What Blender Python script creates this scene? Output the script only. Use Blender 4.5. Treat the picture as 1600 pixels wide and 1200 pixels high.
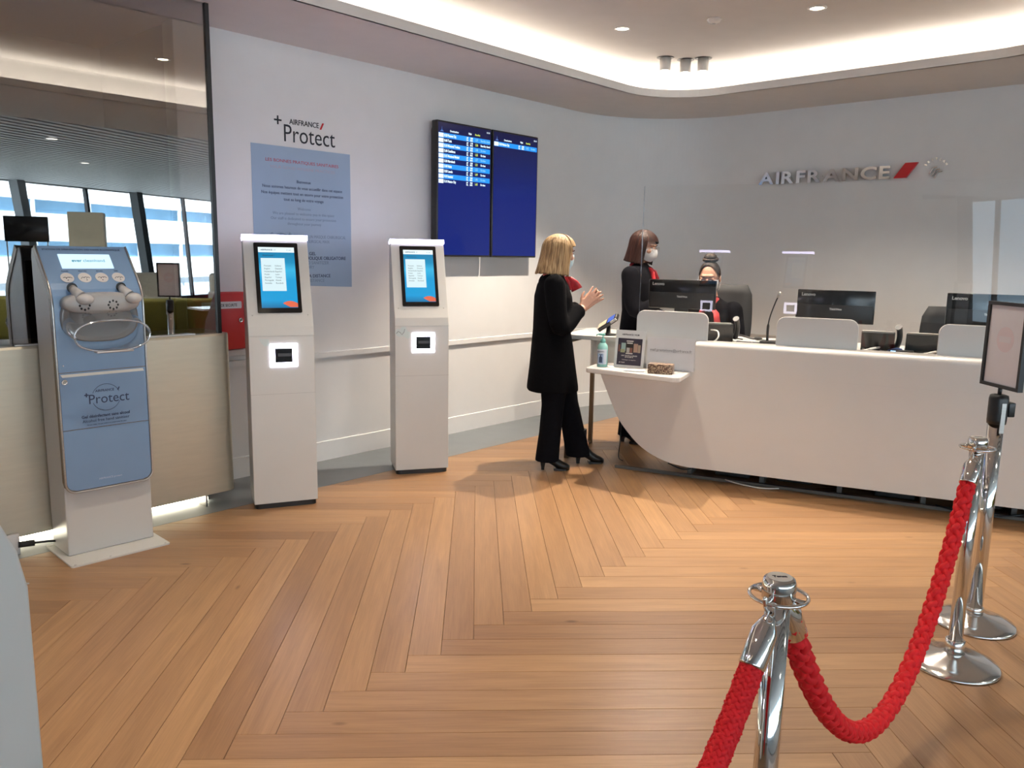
import bpy, bmesh, math, random
from mathutils import Vector, Matrix, noise
random.seed(7)
R = math.radians
for _o in list(bpy.data.objects):
    bpy.data.objects.remove(_o, do_unlink=True)
S = bpy.context.scene
COL = S.collection

# ------------------------------------------------------------------ camera
CAM_H = 1.55
F_PX, PITCH, ROLL = 1247.3, 0.1626, 0.01775
_cp, _sp, _c, _s = math.cos(PITCH), math.sin(PITCH), math.cos(ROLL), math.sin(ROLL)
_fwd = Vector((0, _cp, -_sp)); _dn = Vector((0, -_sp, -_cp)); _rt = Vector((1, 0, 0))
_xa = _c * _rt - _s * _dn
_ya = _s * _rt + _c * _dn
cam_d = bpy.data.cameras.new('camera'); cam = bpy.data.objects.new('camera', cam_d); COL.objects.link(cam)
cam_d.sensor_width = 36; cam_d.lens = 36 * F_PX / 1600; cam_d.clip_start = 0.02; cam_d.clip_end = 300
_m = Matrix.Identity(4)
for _i in range(3):
    _m[_i][0] = _xa[_i]; _m[_i][1] = -_ya[_i]; _m[_i][2] = -_fwd[_i]
_m[2][3] = CAM_H
cam.matrix_world = _m
S.camera = cam
def project(p):
    q = Vector(p) - Vector((0, 0, CAM_H)); d = q.dot(_fwd)
    return (800 + F_PX * q.dot(_xa) / d, 600 + F_PX * q.dot(_ya) / d, d)

# ------------------------------------------------------------------ view, world, sun
S.view_settings.view_transform = 'Standard'; S.view_settings.look = 'None'
S.view_settings.exposure = 0.20; S.view_settings.gamma = 1.0; S.view_settings.use_curve_mapping = False
S.cycles.use_denoising = True
S.cycles.use_adaptive_sampling = True; S.cycles.adaptive_threshold = .025
S.cycles.max_bounces = 7; S.cycles.diffuse_bounces = 4; S.cycles.glossy_bounces = 4
S.cycles.transparent_max_bounces = 12; S.cycles.transmission_bounces = 6
S.cycles.caustics_reflective = False; S.cycles.caustics_refractive = False
S.cycles.sample_clamp_indirect = 6.0
wd = bpy.data.worlds.new('daylight'); S.world = wd; wd.use_nodes = True
_bg = wd.node_tree.nodes['Background']
_bg.inputs['Color'].default_value = (0.60, 0.82, 1.0, 1); _bg.inputs['Strength'].default_value = 3.2
sd = bpy.data.lights.new('sun', 'SUN'); sd.energy = 34.0; sd.angle = R(1); sd.color = (1, .97, .93)
sun = bpy.data.objects.new('sun', sd); COL.objects.link(sun)

# ------------------------------------------------------------------ frames of the room
A0 = R(42.3)
DL = Vector((math.sin(A0), math.cos(A0), 0))      # along the screen wall, away from the viewer
NL = Vector((math.cos(A0), -math.sin(A0), 0))     # out of the screen wall, into the room
TH_L = R(90 - 42.3)                               # object rotation: local x = DL, local y into the wall
TH_B = R(-42.3)                                   # back wall: local x = NL, local y into the wall
B0 = 4.93
A_BACK = 7.37
def W(a, b, z=0.0):
    return DL * a + NL * (b - B0) + Vector((0, 0, z))
TC = R(-24.4)
DC = Vector((math.cos(TC), math.sin(TC), 0)); IC = Vector((-math.sin(TC), math.cos(TC), 0))
C0 = Vector((1.455, 5.294, 0))
def CT(s, n, z=0.0):                              # counter frame: s along it, n towards the viewer
    return C0 + DC * s - IC * n + Vector((0, 0, z))
SUN_DIR = (NL * 0.55 + DL * 0.25 + Vector((0, 0, -0.75))).normalized()
sun.rotation_euler = SUN_DIR.to_track_quat('-Z', 'Y').to_euler()

# ------------------------------------------------------------------ materials
MATS = {}
def mat(name, col, rough=0.5, metal=0.0, var=0.04, vscale=6.0, bump=0.0, bscale=80.0, coat=0.0, spec=0.5, sheen=0.0, stretch=None, alpha=None, sss=0.0):
    if name in MATS: return MATS[name]
    m = bpy.data.materials.new(name); m.use_nodes = True; MATS[name] = m
    nt = m.node_tree; p = nt.nodes['Principled BSDF']
    p.inputs['Roughness'].default_value = rough; p.inputs['Metallic'].default_value = metal
    p.inputs['Specular IOR Level'].default_value = spec
    if coat: p.inputs['Coat Weight'].default_value = coat; p.inputs['Coat Roughness'].default_value = .08
    if sheen: p.inputs['Sheen Weight'].default_value = sheen
    if sss:
        p.inputs['Subsurface Weight'].default_value = sss; p.inputs['Subsurface Radius'].default_value = (.01, .004, .002)
    tc = nt.nodes.new('ShaderNodeTexCoord'); mp = nt.nodes.new('ShaderNodeMapping'); nz = nt.nodes.new('ShaderNodeTexNoise')
    nt.links.new(tc.outputs['Object'], mp.inputs['Vector']); nt.links.new(mp.outputs['Vector'], nz.inputs['Vector'])
    if stretch: mp.inputs['Scale'].default_value = stretch
    nz.inputs['Scale'].default_value = vscale; nz.inputs['Detail'].default_value = 5
    rp = nt.nodes.new('ShaderNodeValToRGB'); nt.links.new(nz.outputs['Fac'], rp.inputs['Fac'])
    rp.color_ramp.elements[0].position = .3; rp.color_ramp.elements[1].position = .7
    rp.color_ramp.elements[0].color = tuple(max(0, c * (1 - var)) for c in col[:3]) + (1,)
    rp.color_ramp.elements[1].color = tuple(min(1, c * (1 + var)) for c in col[:3]) + (1,)
    nt.links.new(rp.outputs['Color'], p.inputs['Base Color'])
    if bump:
        n2 = nt.nodes.new('ShaderNodeTexNoise'); n2.inputs['Scale'].default_value = bscale; n2.inputs['Detail'].default_value = 3
        nt.links.new(mp.outputs['Vector'], n2.inputs['Vector'])
        bp = nt.nodes.new('ShaderNodeBump'); bp.inputs['Strength'].default_value = bump; bp.inputs['Distance'].default_value = .004
        nt.links.new(n2.outputs['Fac'], bp.inputs['Height']); nt.links.new(bp.outputs['Normal'], p.inputs['Normal'])
    return m
def emit(name, col, strength):
    if name in MATS: return MATS[name]
    m = bpy.data.materials.new(name); m.use_nodes = True; MATS[name] = m
    p = m.node_tree.nodes['Principled BSDF']
    p.inputs['Base Color'].default_value = (.02, .02, .02, 1); p.inputs['Roughness'].default_value = .25
    p.inputs['Emission Color'].default_value = tuple(col[:3]) + (1,); p.inputs['Emission Strength'].default_value = strength
    return m
def glass(name, tint, refl, rough=0.0, fres=True):
    """thin pane: lets light through with a tint and mirrors part of it"""
    m = bpy.data.materials.new(name); m.use_nodes = True; MATS[name] = m
    nt = m.node_tree; nt.nodes.remove(nt.nodes['Principled BSDF'])
    out = nt.nodes['Material Output']
    tr = nt.nodes.new('ShaderNodeBsdfTransparent'); tr.inputs['Color'].default_value = tuple(tint) + (1,)
    gl = nt.nodes.new('ShaderNodeBsdfGlossy'); gl.inputs['Roughness'].default_value = rough
    gl.inputs['Color'].default_value = (1, 1, 1, 1)
    mx = nt.nodes.new('ShaderNodeMixShader')
    if fres:
        lw = nt.nodes.new('ShaderNodeLayerWeight'); lw.inputs['Blend'].default_value = .5
        pw = nt.nodes.new('ShaderNodeMath'); pw.operation = 'POWER'; pw.inputs[1].default_value = 5.0
        nt.links.new(lw.outputs['Facing'], pw.inputs[0])
        mul = nt.nodes.new('ShaderNodeMath'); mul.operation = 'MULTIPLY_ADD'; mul.use_clamp = True
        nt.links.new(pw.outputs[0], mul.inputs[0]); mul.inputs[1].default_value = .93; mul.inputs[2].default_value = refl + .04
        nt.links.new(mul.outputs[0], mx.inputs['Fac'])
    else:
        mx.inputs['Fac'].default_value = refl
    nt.links.new(tr.outputs[0], mx.inputs[1]); nt.links.new(gl.outputs[0], mx.inputs[2]); nt.links.new(mx.outputs[0], out.inputs['Surface'])
    return m
def wood_mat():
    m = bpy.data.materials.new('oak_plank'); m.use_nodes = True; MATS['oak_plank'] = m
    nt = m.node_tree; p = nt.nodes['Principled BSDF']; L = nt.links.new
    tc = nt.nodes.new('ShaderNodeTexCoord'); oi = nt.nodes.new('ShaderNodeObjectInfo')
    add = nt.nodes.new('ShaderNodeVectorMath'); add.operation = 'ADD'
    sc = nt.nodes.new('ShaderNodeVectorMath'); sc.operation = 'SCALE'; sc.inputs['Scale'].default_value = 37.0
    cx = nt.nodes.new('ShaderNodeCombineXYZ'); L(oi.outputs['Random'], cx.inputs[0]); L(oi.outputs['Random'], cx.inputs[1]); L(oi.outputs['Random'], cx.inputs[2])
    L(cx.outputs[0], sc.inputs[0]); L(tc.outputs['Object'], add.inputs[0]); L(sc.outputs[0], add.inputs[1])
    mp = nt.nodes.new('ShaderNodeMapping'); mp.inputs['Scale'].default_value = (1.3, 16, 1); L(add.outputs[0], mp.inputs['Vector'])
    n1 = nt.nodes.new('ShaderNodeTexNoise'); n1.inputs['Scale'].default_value = 1.6; n1.inputs['Detail'].default_value = 8; n1.inputs['Roughness'].default_value = .62; n1.inputs['Distortion'].default_value = .6
    L(mp.outputs[0], n1.inputs['Vector'])
    mp2 = nt.nodes.new('ShaderNodeMapping'); mp2.inputs['Scale'].default_value = (3, 130, 1); L(add.outputs[0], mp2.inputs['Vector'])
    n2 = nt.nodes.new('ShaderNodeTexNoise'); n2.inputs['Scale'].default_value = 1.5; n2.inputs['Detail'].default_value = 4; L(mp2.outputs[0], n2.inputs['Vector'])
    rp = nt.nodes.new('ShaderNodeValToRGB'); e = rp.color_ramp.elements
    e[0].position = .22; e[0].color = (.262, .142, .068, 1); e[1].position = .80; e[1].color = (.405, .240, .120, 1)
    x = e.new(.5); x.color = (.335, .190, .094, 1)
    L(n1.outputs['Fac'], rp.inputs['Fac'])
    # plank to plank tone
    r2 = nt.nodes.new('ShaderNodeValToRGB'); f = r2.color_ramp.elements
    f[0].position = 0; f[0].color = (.80, .74, .70, 1); f[1].position = 1; f[1].color = (1.15, 1.15, 1.10, 1)
    y = f.new(.45); y.color = (.98, .95, .92, 1)
    L(oi.outputs['Random'], r2.inputs['Fac'])
    mu = nt.nodes.new('ShaderNodeMix'); mu.data_type = 'RGBA'; mu.blend_type = 'MULTIPLY'; mu.inputs['Factor'].default_value = 1
    L(rp.outputs[0], mu.inputs['A']); L(r2.outputs[0], mu.inputs['B'])
    m2 = nt.nodes.new('ShaderNodeMix'); m2.data_type = 'RGBA'; m2.blend_type = 'OVERLAY'; m2.inputs['Factor'].default_value = .22
    L(mu.outputs['Result'], m2.inputs['A']); L(n2.outputs['Fac'], m2.inputs['B'])
    # knots
    vo = nt.nodes.new('ShaderNodeTexVoronoi'); vo.inputs['Scale'].default_value = 1.0
    mp3 = nt.nodes.new('ShaderNodeMapping'); mp3.inputs['Scale'].default_value = (1.4, 3.5, 1); L(add.outputs[0], mp3.inputs['Vector']); L(mp3.outputs[0], vo.inputs['Vector'])
    r3 = nt.nodes.new('ShaderNodeValToRGB'); g = r3.color_ramp.elements; g[0].position = .015; g[0].color = (.30, .2, .13, 1); g[1].position = .05; g[1].color = (1, 1, 1, 1)
    L(vo.outputs['Distance'], r3.inputs['Fac'])
    m3 = nt.nodes.new('ShaderNodeMix'); m3.data_type = 'RGBA'; m3.blend_type = 'MULTIPLY'; m3.inputs['Factor'].default_value = .8
    L(m2.outputs['Result'], m3.inputs['A']); L(r3.outputs[0], m3.inputs['B'])
    L(m3.outputs['Result'], p.inputs['Base Color'])
    rr = nt.nodes.new('ShaderNodeMapRange'); rr.inputs['To Min'].default_value = .27; rr.inputs['To Max'].default_value = .42
    L(n1.outputs['Fac'], rr.inputs['Value']); L(rr.outputs[0], p.inputs['Roughness'])
    bp = nt.nodes.new('ShaderNodeBump'); bp.inputs['Strength'].default_value = .12; bp.inputs['Distance'].default_value = .001
    L(n2.outputs['Fac'], bp.inputs['Height']); L(bp.outputs[0], p.inputs['Normal'])
    return m

# ------------------------------------------------------------------ mesh builder
class MB:
    def __init__(s): s.v = []; s.f = []; s.sm = []
    def add(s, vs, fs, smooth=False, M=None):
        o = len(s.v)
        s.v += [tuple(M @ Vector(p)) if M is not None else tuple(p) for p in vs]
        s.f += [tuple(i + o for i in f) for f in fs]; s.sm += [smooth] * len(fs); return s
    def box(s, a, b, M=None):
        (x0, y0, z0), (x1, y1, z1) = a, b
        vs = [(x0, y0, z0), (x1, y0, z0), (x1, y1, z0), (x0, y1, z0), (x0, y0, z1), (x1, y0, z1), (x1, y1, z1), (x0, y1, z1)]
        return s.add(vs, [(3, 2, 1, 0), (4, 5, 6, 7), (0, 1, 5, 4), (1, 2, 6, 5), (2, 3, 7, 6), (3, 0, 4, 7)], False, M)
    def rbox(s, a, b, r, seg=3, M=None):
        bm = bmesh.new(); bmesh.ops.create_cube(bm, size=1)
        c = [(a[i] + b[i]) / 2 for i in range(3)]; d = [b[i] - a[i] for i in range(3)]
        for v in bm.verts: v.co = Vector([c[i] + v.co[i] * d[i] for i in range(3)])
        bmesh.ops.bevel(bm, geom=list(bm.edges), offset=r, segments=seg, profile=.5, affect='EDGES')
        return s.bm(bm, True, M)
    def bm(s, bm, smooth=False, M=None):
        bm.verts.index_update()
        s.add([v.co.copy() for v in bm.verts], [[v.index for v in f.verts] for f in bm.faces], smooth, M); bm.free(); return s
    def prism(s, poly, y0, y1, M=None, smooth=False):
        """outline in x,z pushed along y"""
        n = len(poly)
        vs = [(x, y0, z) for x, z in poly] + [(x, y1, z) for x, z in poly]
        fs = [tuple(range(n - 1, -1, -1)), tuple(range(n, 2 * n))]
        s.add(vs, fs, False, M)
        o = len(s.v) - 2 * n
        for i in range(n):
            j = (i + 1) % n
            s.f.append((o + i, o + j, o + n + j, o + n + i)); s.sm.append(smooth)
        return s
    def slab(s, poly, z0, z1, M=None):
        """outline in x,y pushed along z"""
        n = len(poly)
        vs = [(x, y, z0) for x, y in poly] + [(x, y, z1) for x, y in poly]
        fs = [tuple(range(n - 1, -1, -1)), tuple(range(n, 2 * n))] + [(i, (i + 1) % n, n + (i + 1) % n, n + i) for i in range(n)]
        return s.add(vs, fs, False, M)
    def loft(s, rings, closed=True, caps=True, M=None, smooth=True):
        n = len(rings[0]); vs = [p for r in rings for p in r]; fs = []
        for k in range(len(rings) - 1):
            for i in range(n if closed else n - 1):
                j = (i + 1) % n
                fs.append((k * n + i, k * n + j, (k + 1) * n + j, (k + 1) * n + i))
        s.add(vs, fs, smooth, M)
        if caps and closed:
            o = len(s.v) - len(vs)
            s.f.append(tuple(o + i for i in range(n - 1, -1, -1))); s.sm.append(False)
            s.f.append(tuple(o + (len(rings) - 1) * n + i for i in range(n))); s.sm.append(False)
        return s
    def lathe(s, prof, seg=24, M=None, caps=True):
        rings = [[(r * math.cos(2 * math.pi * i / seg), r * math.sin(2 * math.pi * i / seg), z) for i in range(seg)] for r, z in prof]
        return s.loft(rings, True, caps, M)
    def cyl(s, p, q, r, seg=16, r2=None):
        p, q = Vector(p), Vector(q); d = (q - p); r2 = r if r2 is None else r2
        M = Matrix.Translation(p) @ d.to_track_quat('Z', 'Y').to_matrix().to_4x4()
        return s.lathe([(r, 0), (r2, d.length)], seg, M)
    def tube(s, pts, rad, seg=10, closed=False, caps=True):
        pts = [Vector(p) for p in pts]; n = len(pts); rings = []
        up = Vector((0, 0, 1)); prev = None
        for i, p in enumerate(pts):
            if closed: t = (pts[(i + 1) % n] - pts[i - 1])
            else: t = pts[min(i + 1, n - 1)] - pts[max(i - 1, 0)]
            t = t.normalized() if t.length > 1e-9 else Vector((0, 0, 1))
            if prev is None:
                x = t.cross(up)
                if x.length < .05: x = t.cross(Vector((1, 0, 0)))
            else: x = prev - t * prev.dot(t)
            x.normalize(); prev = x; y = t.cross(x)
            r = rad[i] if isinstance(rad, (list, tuple)) else rad
            rx, ry = r if isinstance(r, (list, tuple)) else (r, r)
            rings.append([p + x * (rx * math.cos(2 * math.pi * k / seg)) + y * (ry * math.sin(2 * math.pi * k / seg)) for k in range(seg)])
        if closed: rings.append(rings[0])
        return s.loft(rings, True, caps and not closed)
    def ell(s, c, r, seg=18, rn=12, M=None):
        vs = []; c = Vector(c)
        rings = []
        for k in range(rn + 1):
            t = math.pi * k / rn; t = min(max(t, .02), math.pi - .02)
            rings.append([c + Vector((r[0] * math.sin(t) * math.cos(2 * math.pi * i / seg), r[1] * math.sin(t) * math.sin(2 * math.pi * i / seg), -r[2] * math.cos(t))) for i in range(seg)])
        return s.loft(rings, True, True, M)
    def text(s, body, size, x=0, y=0, z=0, align='LEFT', bold=0.0, depth=.0004, M=None, squash=1.0, shear=0.0):
        vs, fs = text_geo(body, size, align, bold, depth, shear)
        s.add([(x + p[0] * squash, y - p[2], z + p[1]) for p in vs], fs, False, M); return s
    def build(s, name, m, parent=None, kind=None, label=None, bevel=None, auto=None):
        me = bpy.data.meshes.new(name); me.from_pydata(s.v, [], s.f); me.update()
        me.polygons.foreach_set('use_smooth', s.sm)
        if m is not None:
            me.materials.append(m)
        o = bpy.data.objects.new(name, me); COL.objects.link(o)
        if parent is not None: o.parent = parent
        if kind: o['kind'] = kind
        elif name.endswith('lettering') or name in ('pictogram', 'vent_hole', 'caption'): o['kind'] = 'stuff'
        if label: o['label'] = label
        if bevel:
            b = bmesh.new(); b.from_mesh(me)
            bmesh.ops.remove_doubles(b, verts=b.verts, dist=1e-5)
            es = [e for e in b.edges if len(e.link_faces) == 2 and e.calc_face_angle(0) > R(40)]
            bmesh.ops.bevel(b, geom=es, offset=bevel, segments=2, profile=.5, affect='EDGES', clamp_overlap=True)
            b.to_mesh(me); b.free()
        return o
_TXT = {}
def text_geo(body, size, align, bold, depth, shear=0.0):
    key = (body, size, align, bold, depth, shear)
    if key in _TXT: return _TXT[key]
    cu = bpy.data.curves.new('t', 'FONT'); cu.body = body; cu.size = size; cu.align_x = align; cu.offset = bold * size; cu.extrude = depth; cu.shear = shear
    cu.resolution_u = 3
    ob = bpy.data.objects.new('t', cu); COL.objects.link(ob)
    bpy.context.view_layer.update()
    me = ob.evaluated_get(bpy.context.evaluated_depsgraph_get()).to_mesh()
    vs = [tuple(v.co) for v in me.vertices]; fs = [tuple(p.vertices) for p in me.polygons]
    bpy.data.objects.remove(ob, do_unlink=True); bpy.data.curves.remove(cu)
    _TXT[key] = (vs, fs); return vs, fs
def tag(o, label=None, cat=None, group=None, kind=None):
    if label: o['label'] = label
    if cat: o['category'] = cat
    if group: o['group'] = group
    if kind: o['kind'] = kind
    return o
def thing(name, label, cat, loc=(0, 0, 0), rz=0.0, group=None):
    o = bpy.data.objects.new(name, None); COL.objects.link(o); o.empty_display_size = .05
    o.location = loc; o.rotation_euler = (0, 0, rz); return tag(o, label, cat, group)
def copy_tree(o, parent=None):
    c = o.copy(); COL.objects.link(c); c.parent = parent
    for ch in list(o.children): copy_tree(ch, c)
    return c
def rrect(x0, z0, x1, z1, r, seg=5, corners='abcd'):
    """rounded outline; corners a=bottom left b=bottom right c=top right d=top left"""
    out = []
    for ch, cx, cz, t0 in (('a', x0, z0, 180), ('b', x1, z0, 270), ('c', x1, z1, 0), ('d', x0, z1, 90)):
        if ch in corners:
            ox = cx + (r if cx == x0 else -r); oz = cz + (r if cz == z0 else -r)
            for i in range(seg + 1):
                t = R(t0 + 90 * i / seg); out.append((ox + r * math.cos(t), oz + r * math.sin(t)))
        else: out.append((cx, cz))
    return out
def struct(name, mb, m, parent=None, label=None):
    return mb.build(name, m, parent, None if parent else 'structure', label)
def spot(name, loc, target, power, col=(1, .87, .72), size=75, blend=.6, rad=.035):
    d = bpy.data.lights.new(name, 'SPOT'); d.energy = power; d.color = col; d.spot_size = R(size); d.spot_blend = blend; d.shadow_soft_size = rad
    o = bpy.data.objects.new(name, d); COL.objects.link(o); o.location = loc
    o.rotation_euler = (Vector(target) - Vector(loc)).to_track_quat('-Z', 'Y').to_euler(); return o

WHITE = mat('white_paint', (.72, .72, .715), .55, var=.015, bump=.03, bscale=220)
CEIL = mat('ceiling_plaster', (.68, .655, .63), .8, var=.02, bump=.03, bscale=150)
GLOSSW = mat('white_lacquer', (.70, .675, .64), .22, var=.01, coat=.3)
KIOSKW = mat('kiosk_white', (.66, .645, .61), .35, var=.012)
BLACK = mat('black_plastic', (.012, .012, .013), .35, var=.1)
BLACKG = mat('black_gloss', (.008, .008, .009), .12, var=.1)
CHROME = mat('chrome', (.78, .77, .75), .07, 1.0, var=.02)
STEEL = mat('brushed_steel', (.55, .53, .50), .28, 1.0, var=.06, stretch=(1, 1, 30))
CHAMP = mat('champagne_metal', (.60, .55, .44), .42, .75, var=.03, stretch=(1, 1, 8))
BRONZE = mat('bronze_metal', (.20, .145, .095), .38, .7, var=.06)
RED = mat('red_paint', (.55, .015, .02), .35, var=.05)
DARK = mat('dark_lining', (.02, .02, .022), .8, var=.1)
GREYF = mat('grey_resin_floor', (.185, .20, .21), .42, var=.05, bump=.02)
PRINT = mat('black_print', (.012, .014, .022), .6, var=.05)
WOOD = wood_mat()
# ================================================================== FLOOR
fl_mb = MB()
fl_mb.slab([tuple(W(a, b)[:2]) for a, b in ((-4.2, -1.4), (A_BACK + .3, -1.4), (A_BACK + .3, 6.2), (-4.2, 6.2))], -.06, -.012)
floor = struct('floor', fl_mb, mat('oak_subfloor', (.16, .085, .04), .6, var=.2, vscale=20))
BORD = .572
bd = MB()
bd.slab([tuple(W(a, b)[:2]) for a, b in ((-4.2, -.05), (A_BACK + .02, -.05), (A_BACK + .02, BORD - .001), (-4.2, BORD - .001))], -.012, .0)
bd.build('stone_border', GREYF, floor, label='grey resin strip along the wall')
PU = 0.0459; PW = .12733; PL = 2.0331; PP = Vector((-.5015, 2.630, 0))
pu = Vector((math.cos(PU), math.sin(PU), 0)); pv = Vector((-math.sin(PU), math.cos(PU), 0))
def plank_mesh(poly):
    """outline (x along the board) with a small chamfer, top at 0"""
    n = len(poly); cx = sum(p[0] for p in poly) / n; cy = sum(p[1] for p in poly) / n
    def ins(d):
        out = []
        for i in range(n):
            a = Vector(poly[i - 1]); b = Vector(poly[i]); c = Vector(poly[(i + 1) % n])
            e1 = (b - a).normalized(); e2 = (c - b).normalized()
            n1 = Vector((-e1.y, e1.x)); n2 = Vector((-e2.y, e2.x)); k = 1 + n1.dot(n2)
            out.append(b + (n1 + n2) * (d / max(k, .25)))
        return out
    A = ins(.0006); B = ins(.0016)
    vs = [(p[0], p[1], -.012) for p in A] + [(p[0], p[1], -.0012) for p in A] + [(p[0], p[1], 0) for p in B]
    fs = [tuple(range(2 * n, 3 * n))]
    for k in (0, 1):
        fs += [(k * n + i, k * n + (i + 1) % n, (k + 1) * n + (i + 1) % n, (k + 1) * n + i) for i in range(n)]
    me = bpy.data.meshes.new('floor_plank'); me.from_pydata(vs, [], fs); me.update(); me.materials.append(WOOD); return me
FULL = [(-PL / 2, -PW / 2), (PL / 2, -PW / 2), (PL / 2, PW / 2), (-PL / 2, PW / 2)]
full_me = plank_mesh(FULL)
def clip(poly, f):
    out = []
    for i in range(len(poly)):
        p, q = poly[i - 1], poly[i]; fp, fq = f(p), f(q)
        if fp >= 0 and fq >= 0: out.append(q)
        elif fp >= 0 or fq >= 0:
            t = fp / (fp - fq); x = (p[0] + (q[0] - p[0]) * t, p[1] + (q[1] - p[1]) * t)
            if fq >= 0: out += [x, q]
            else: out.append(x)
    return out
n_pl = 0
for m_ in range(-4, 5):
    for k in range(-70, 90):
        for H in (0, 1):
            if H: cu, cv = k * PW - PW + PL / 2 + m_ * PL, k * PW - PW / 2 - m_ * PL
            else: cu, cv = k * PW - PW / 2 + m_ * PL, k * PW + PL / 2 - m_ * PL
            c = PP + pu * cu + pv * cv; ang = PU + (0 if H else math.pi / 2)
            ca, sa = math.cos(ang), math.sin(ang)
            def wp(p): return Vector((c.x + p[0] * ca - p[1] * sa, c.y + p[0] * sa + p[1] * ca, 0))
            vis = False
            for t in (-.5, -.25, 0, .25, .5):
                q = wp((t * PL, 0))
                if q.y < .9: continue
                px, py, d = project(q)
                if d > 0 and -260 < px < 1860 and py < 1420: vis = True
            if not vis: continue
            fb = lambda p: (wp(p) - W(0, BORD)).dot(NL)
            fa = lambda p: (W(A_BACK, 0) - wp(p)).dot(DL)
            fr = lambda p: (W(0, 5.95) - wp(p)).dot(NL)
            pc = clip(clip(clip(FULL, fb), fa), fr)
            if len(pc) < 3: continue
            whole = len(pc) == 4 and all(abs(pc[i][0]) > PL / 2 - 1e-6 for i in range(4))
            if not whole:
                ar = abs(sum(pc[i - 1][0] * pc[i][1] - pc[i][0] * pc[i - 1][1] for i in range(len(pc)))) / 2
                if ar < .002: continue
                pc = [p for i, p in enumerate(pc) if (Vector(p) - Vector(pc[i - 1])).length > .004]
                if len(pc) < 3: continue
            o = bpy.data.objects.new('floor_plank', full_me if whole else plank_mesh(pc)); COL.objects.link(o)
            o.location = (c.x, c.y, random.uniform(-.0004, .0002)); o.rotation_euler = (0, 0, ang); o.parent = floor
            n_pl += 1
print('planks', n_pl)

# ================================================================== WALLS
ZC = 2.9
RC = 1.1                                       # round corner radius
def arc_ab(ca, cb, r, t0, t1, n=42):
    return [(ca + r * math.cos(R(t0 + (t1 - t0) * i / n)), cb + r * math.sin(R(t0 + (t1 - t0) * i / n))) for i in range(n + 1)]
A_END = 2.345                                  # where the screen wall stops, behind the glass
corner = arc_ab(A_BACK - RC, RC, RC, -90, 0)
def wall_strip(path, thick, z0, z1, smooth=True):
    mb = MB(); n = len(path); inn = []; out = []
    for i in range(n):
        a = Vector(path[max(i - 1, 0)]); b = Vector(path[min(i + 1, n - 1)]); t = (b - a).normalized(); nn = Vector((t.y, -t.x))
        p = Vector(path[i]); inn.append(p); out.append(p + nn * thick)
    rings = []
    for i in range(n):
        rings.append([W(inn[i].x, inn[i].y, z0), W(inn[i].x, inn[i].y, z1), W(out[i].x, out[i].y, z1), W(out[i].x, out[i].y, z0)])
    mb.loft(rings, True, True, smooth=False); return mb
path_l = [(A_END, 0)] + [(A_END + (A_BACK - RC - A_END) * i / 6, 0) for i in range(1, 7)]
struct('wall_left', wall_strip(path_l + corner[1:22], .14, 0, ZC + .5), WHITE)
struct('wall_back', wall_strip(corner[21:] + [(A_BACK, 2.5), (A_BACK, 4), (A_BACK, 6.0)], .14, 0, ZC + .5), WHITE)
off = lambda pts, d: pts
def offset_path(path, d):
    out = []
    for i in range(len(path)):
        a = Vector(path[max(i - 1, 0)]); b = Vector(path[min(i + 1, len(path) - 1)]); t = (b - a).normalized()
        out.append(tuple(Vector(path[i]) + Vector((-t.y, t.x)) * d))
    return out
def trim(name, path, d, z0, z1, m):
    inn = offset_path(path, d); mb = MB()
    rings = [[W(*path[i], z0), W(*path[i], z1), W(*inn[i], z1 - .004), W(*inn[i], z0)] for i in range(len(path))]
    mb.loft(rings, True, True, smooth=False); return struct(name, mb, m)
pl_all = path_l + corner[1:22]; pb_all = corner[21:] + [(A_BACK, 2.5), (A_BACK, 4), (A_BACK, 6.0)]
trim('baseboard_left', pl_all, .014, 0, .145, WHITE)
trim('baseboard_back', pb_all, .014, 0, .145, WHITE)
trim('trim_1', pl_all, .022, .772, .812, WHITE)
trim('trim_2', pb_all, .022, .772, .812, mat('rail_grey', (.42, .40, .38), .5))
# unlit space behind the pane, its darkness put into the wall colour
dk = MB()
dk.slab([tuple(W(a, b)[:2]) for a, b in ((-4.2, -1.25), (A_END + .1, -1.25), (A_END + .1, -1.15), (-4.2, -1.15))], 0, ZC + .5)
struct('wall_alcove', dk, mat('alcove_shade', (.045, .042, .04), .8)); dk = MB()
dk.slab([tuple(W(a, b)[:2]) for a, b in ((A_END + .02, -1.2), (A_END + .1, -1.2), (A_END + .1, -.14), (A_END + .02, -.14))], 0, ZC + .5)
struct('wall_alcove_side', dk, MATS['alcove_shade'])
struct('wall_rear', MB().slab([tuple(W(a, b)[:2]) for a, b in ((-4.2, -1.2), (-4.1, -1.2), (-4.1, 6), (-4.2, 6))], 0, ZC + .5), WHITE)

# ================================================================== CEILING with its lit tray
LB, LA, LB2, LA2 = .885, 6.375, 4.02, -2.6       # edges of the opening
def tray_path(d, r, n=10):
    """rounded rectangle in a,b grown by d"""
    a0, a1, b0, b1 = LA2 - d, LA + d, LB - d, LB2 + d
    return (arc_ab(a1 - r, b0 + r, r, -90, 0, n) + arc_ab(a1 - r, b1 - r, r, 0, 90, n) + arc_ab(a0 + r, b1 - r, r, 90, 180, n) + arc_ab(a0 + r, b0 + r, r, 180, 270, n))
inner = tray_path(0, .55)
HOLE_Z = ZC
def ring_face(p_in, p_out, z, up=False):
    mb = MB(); n = len(p_in)
    vs = [W(*p, z) for p in p_in] + [W(*p, z) for p in p_out]
    fs = [(i, (i + 1) % n, n + (i + 1) % n, n + i) for i in range(n)]
    mb.add(vs, fs if not up else [f[::-1] for f in fs]); return mb
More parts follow.
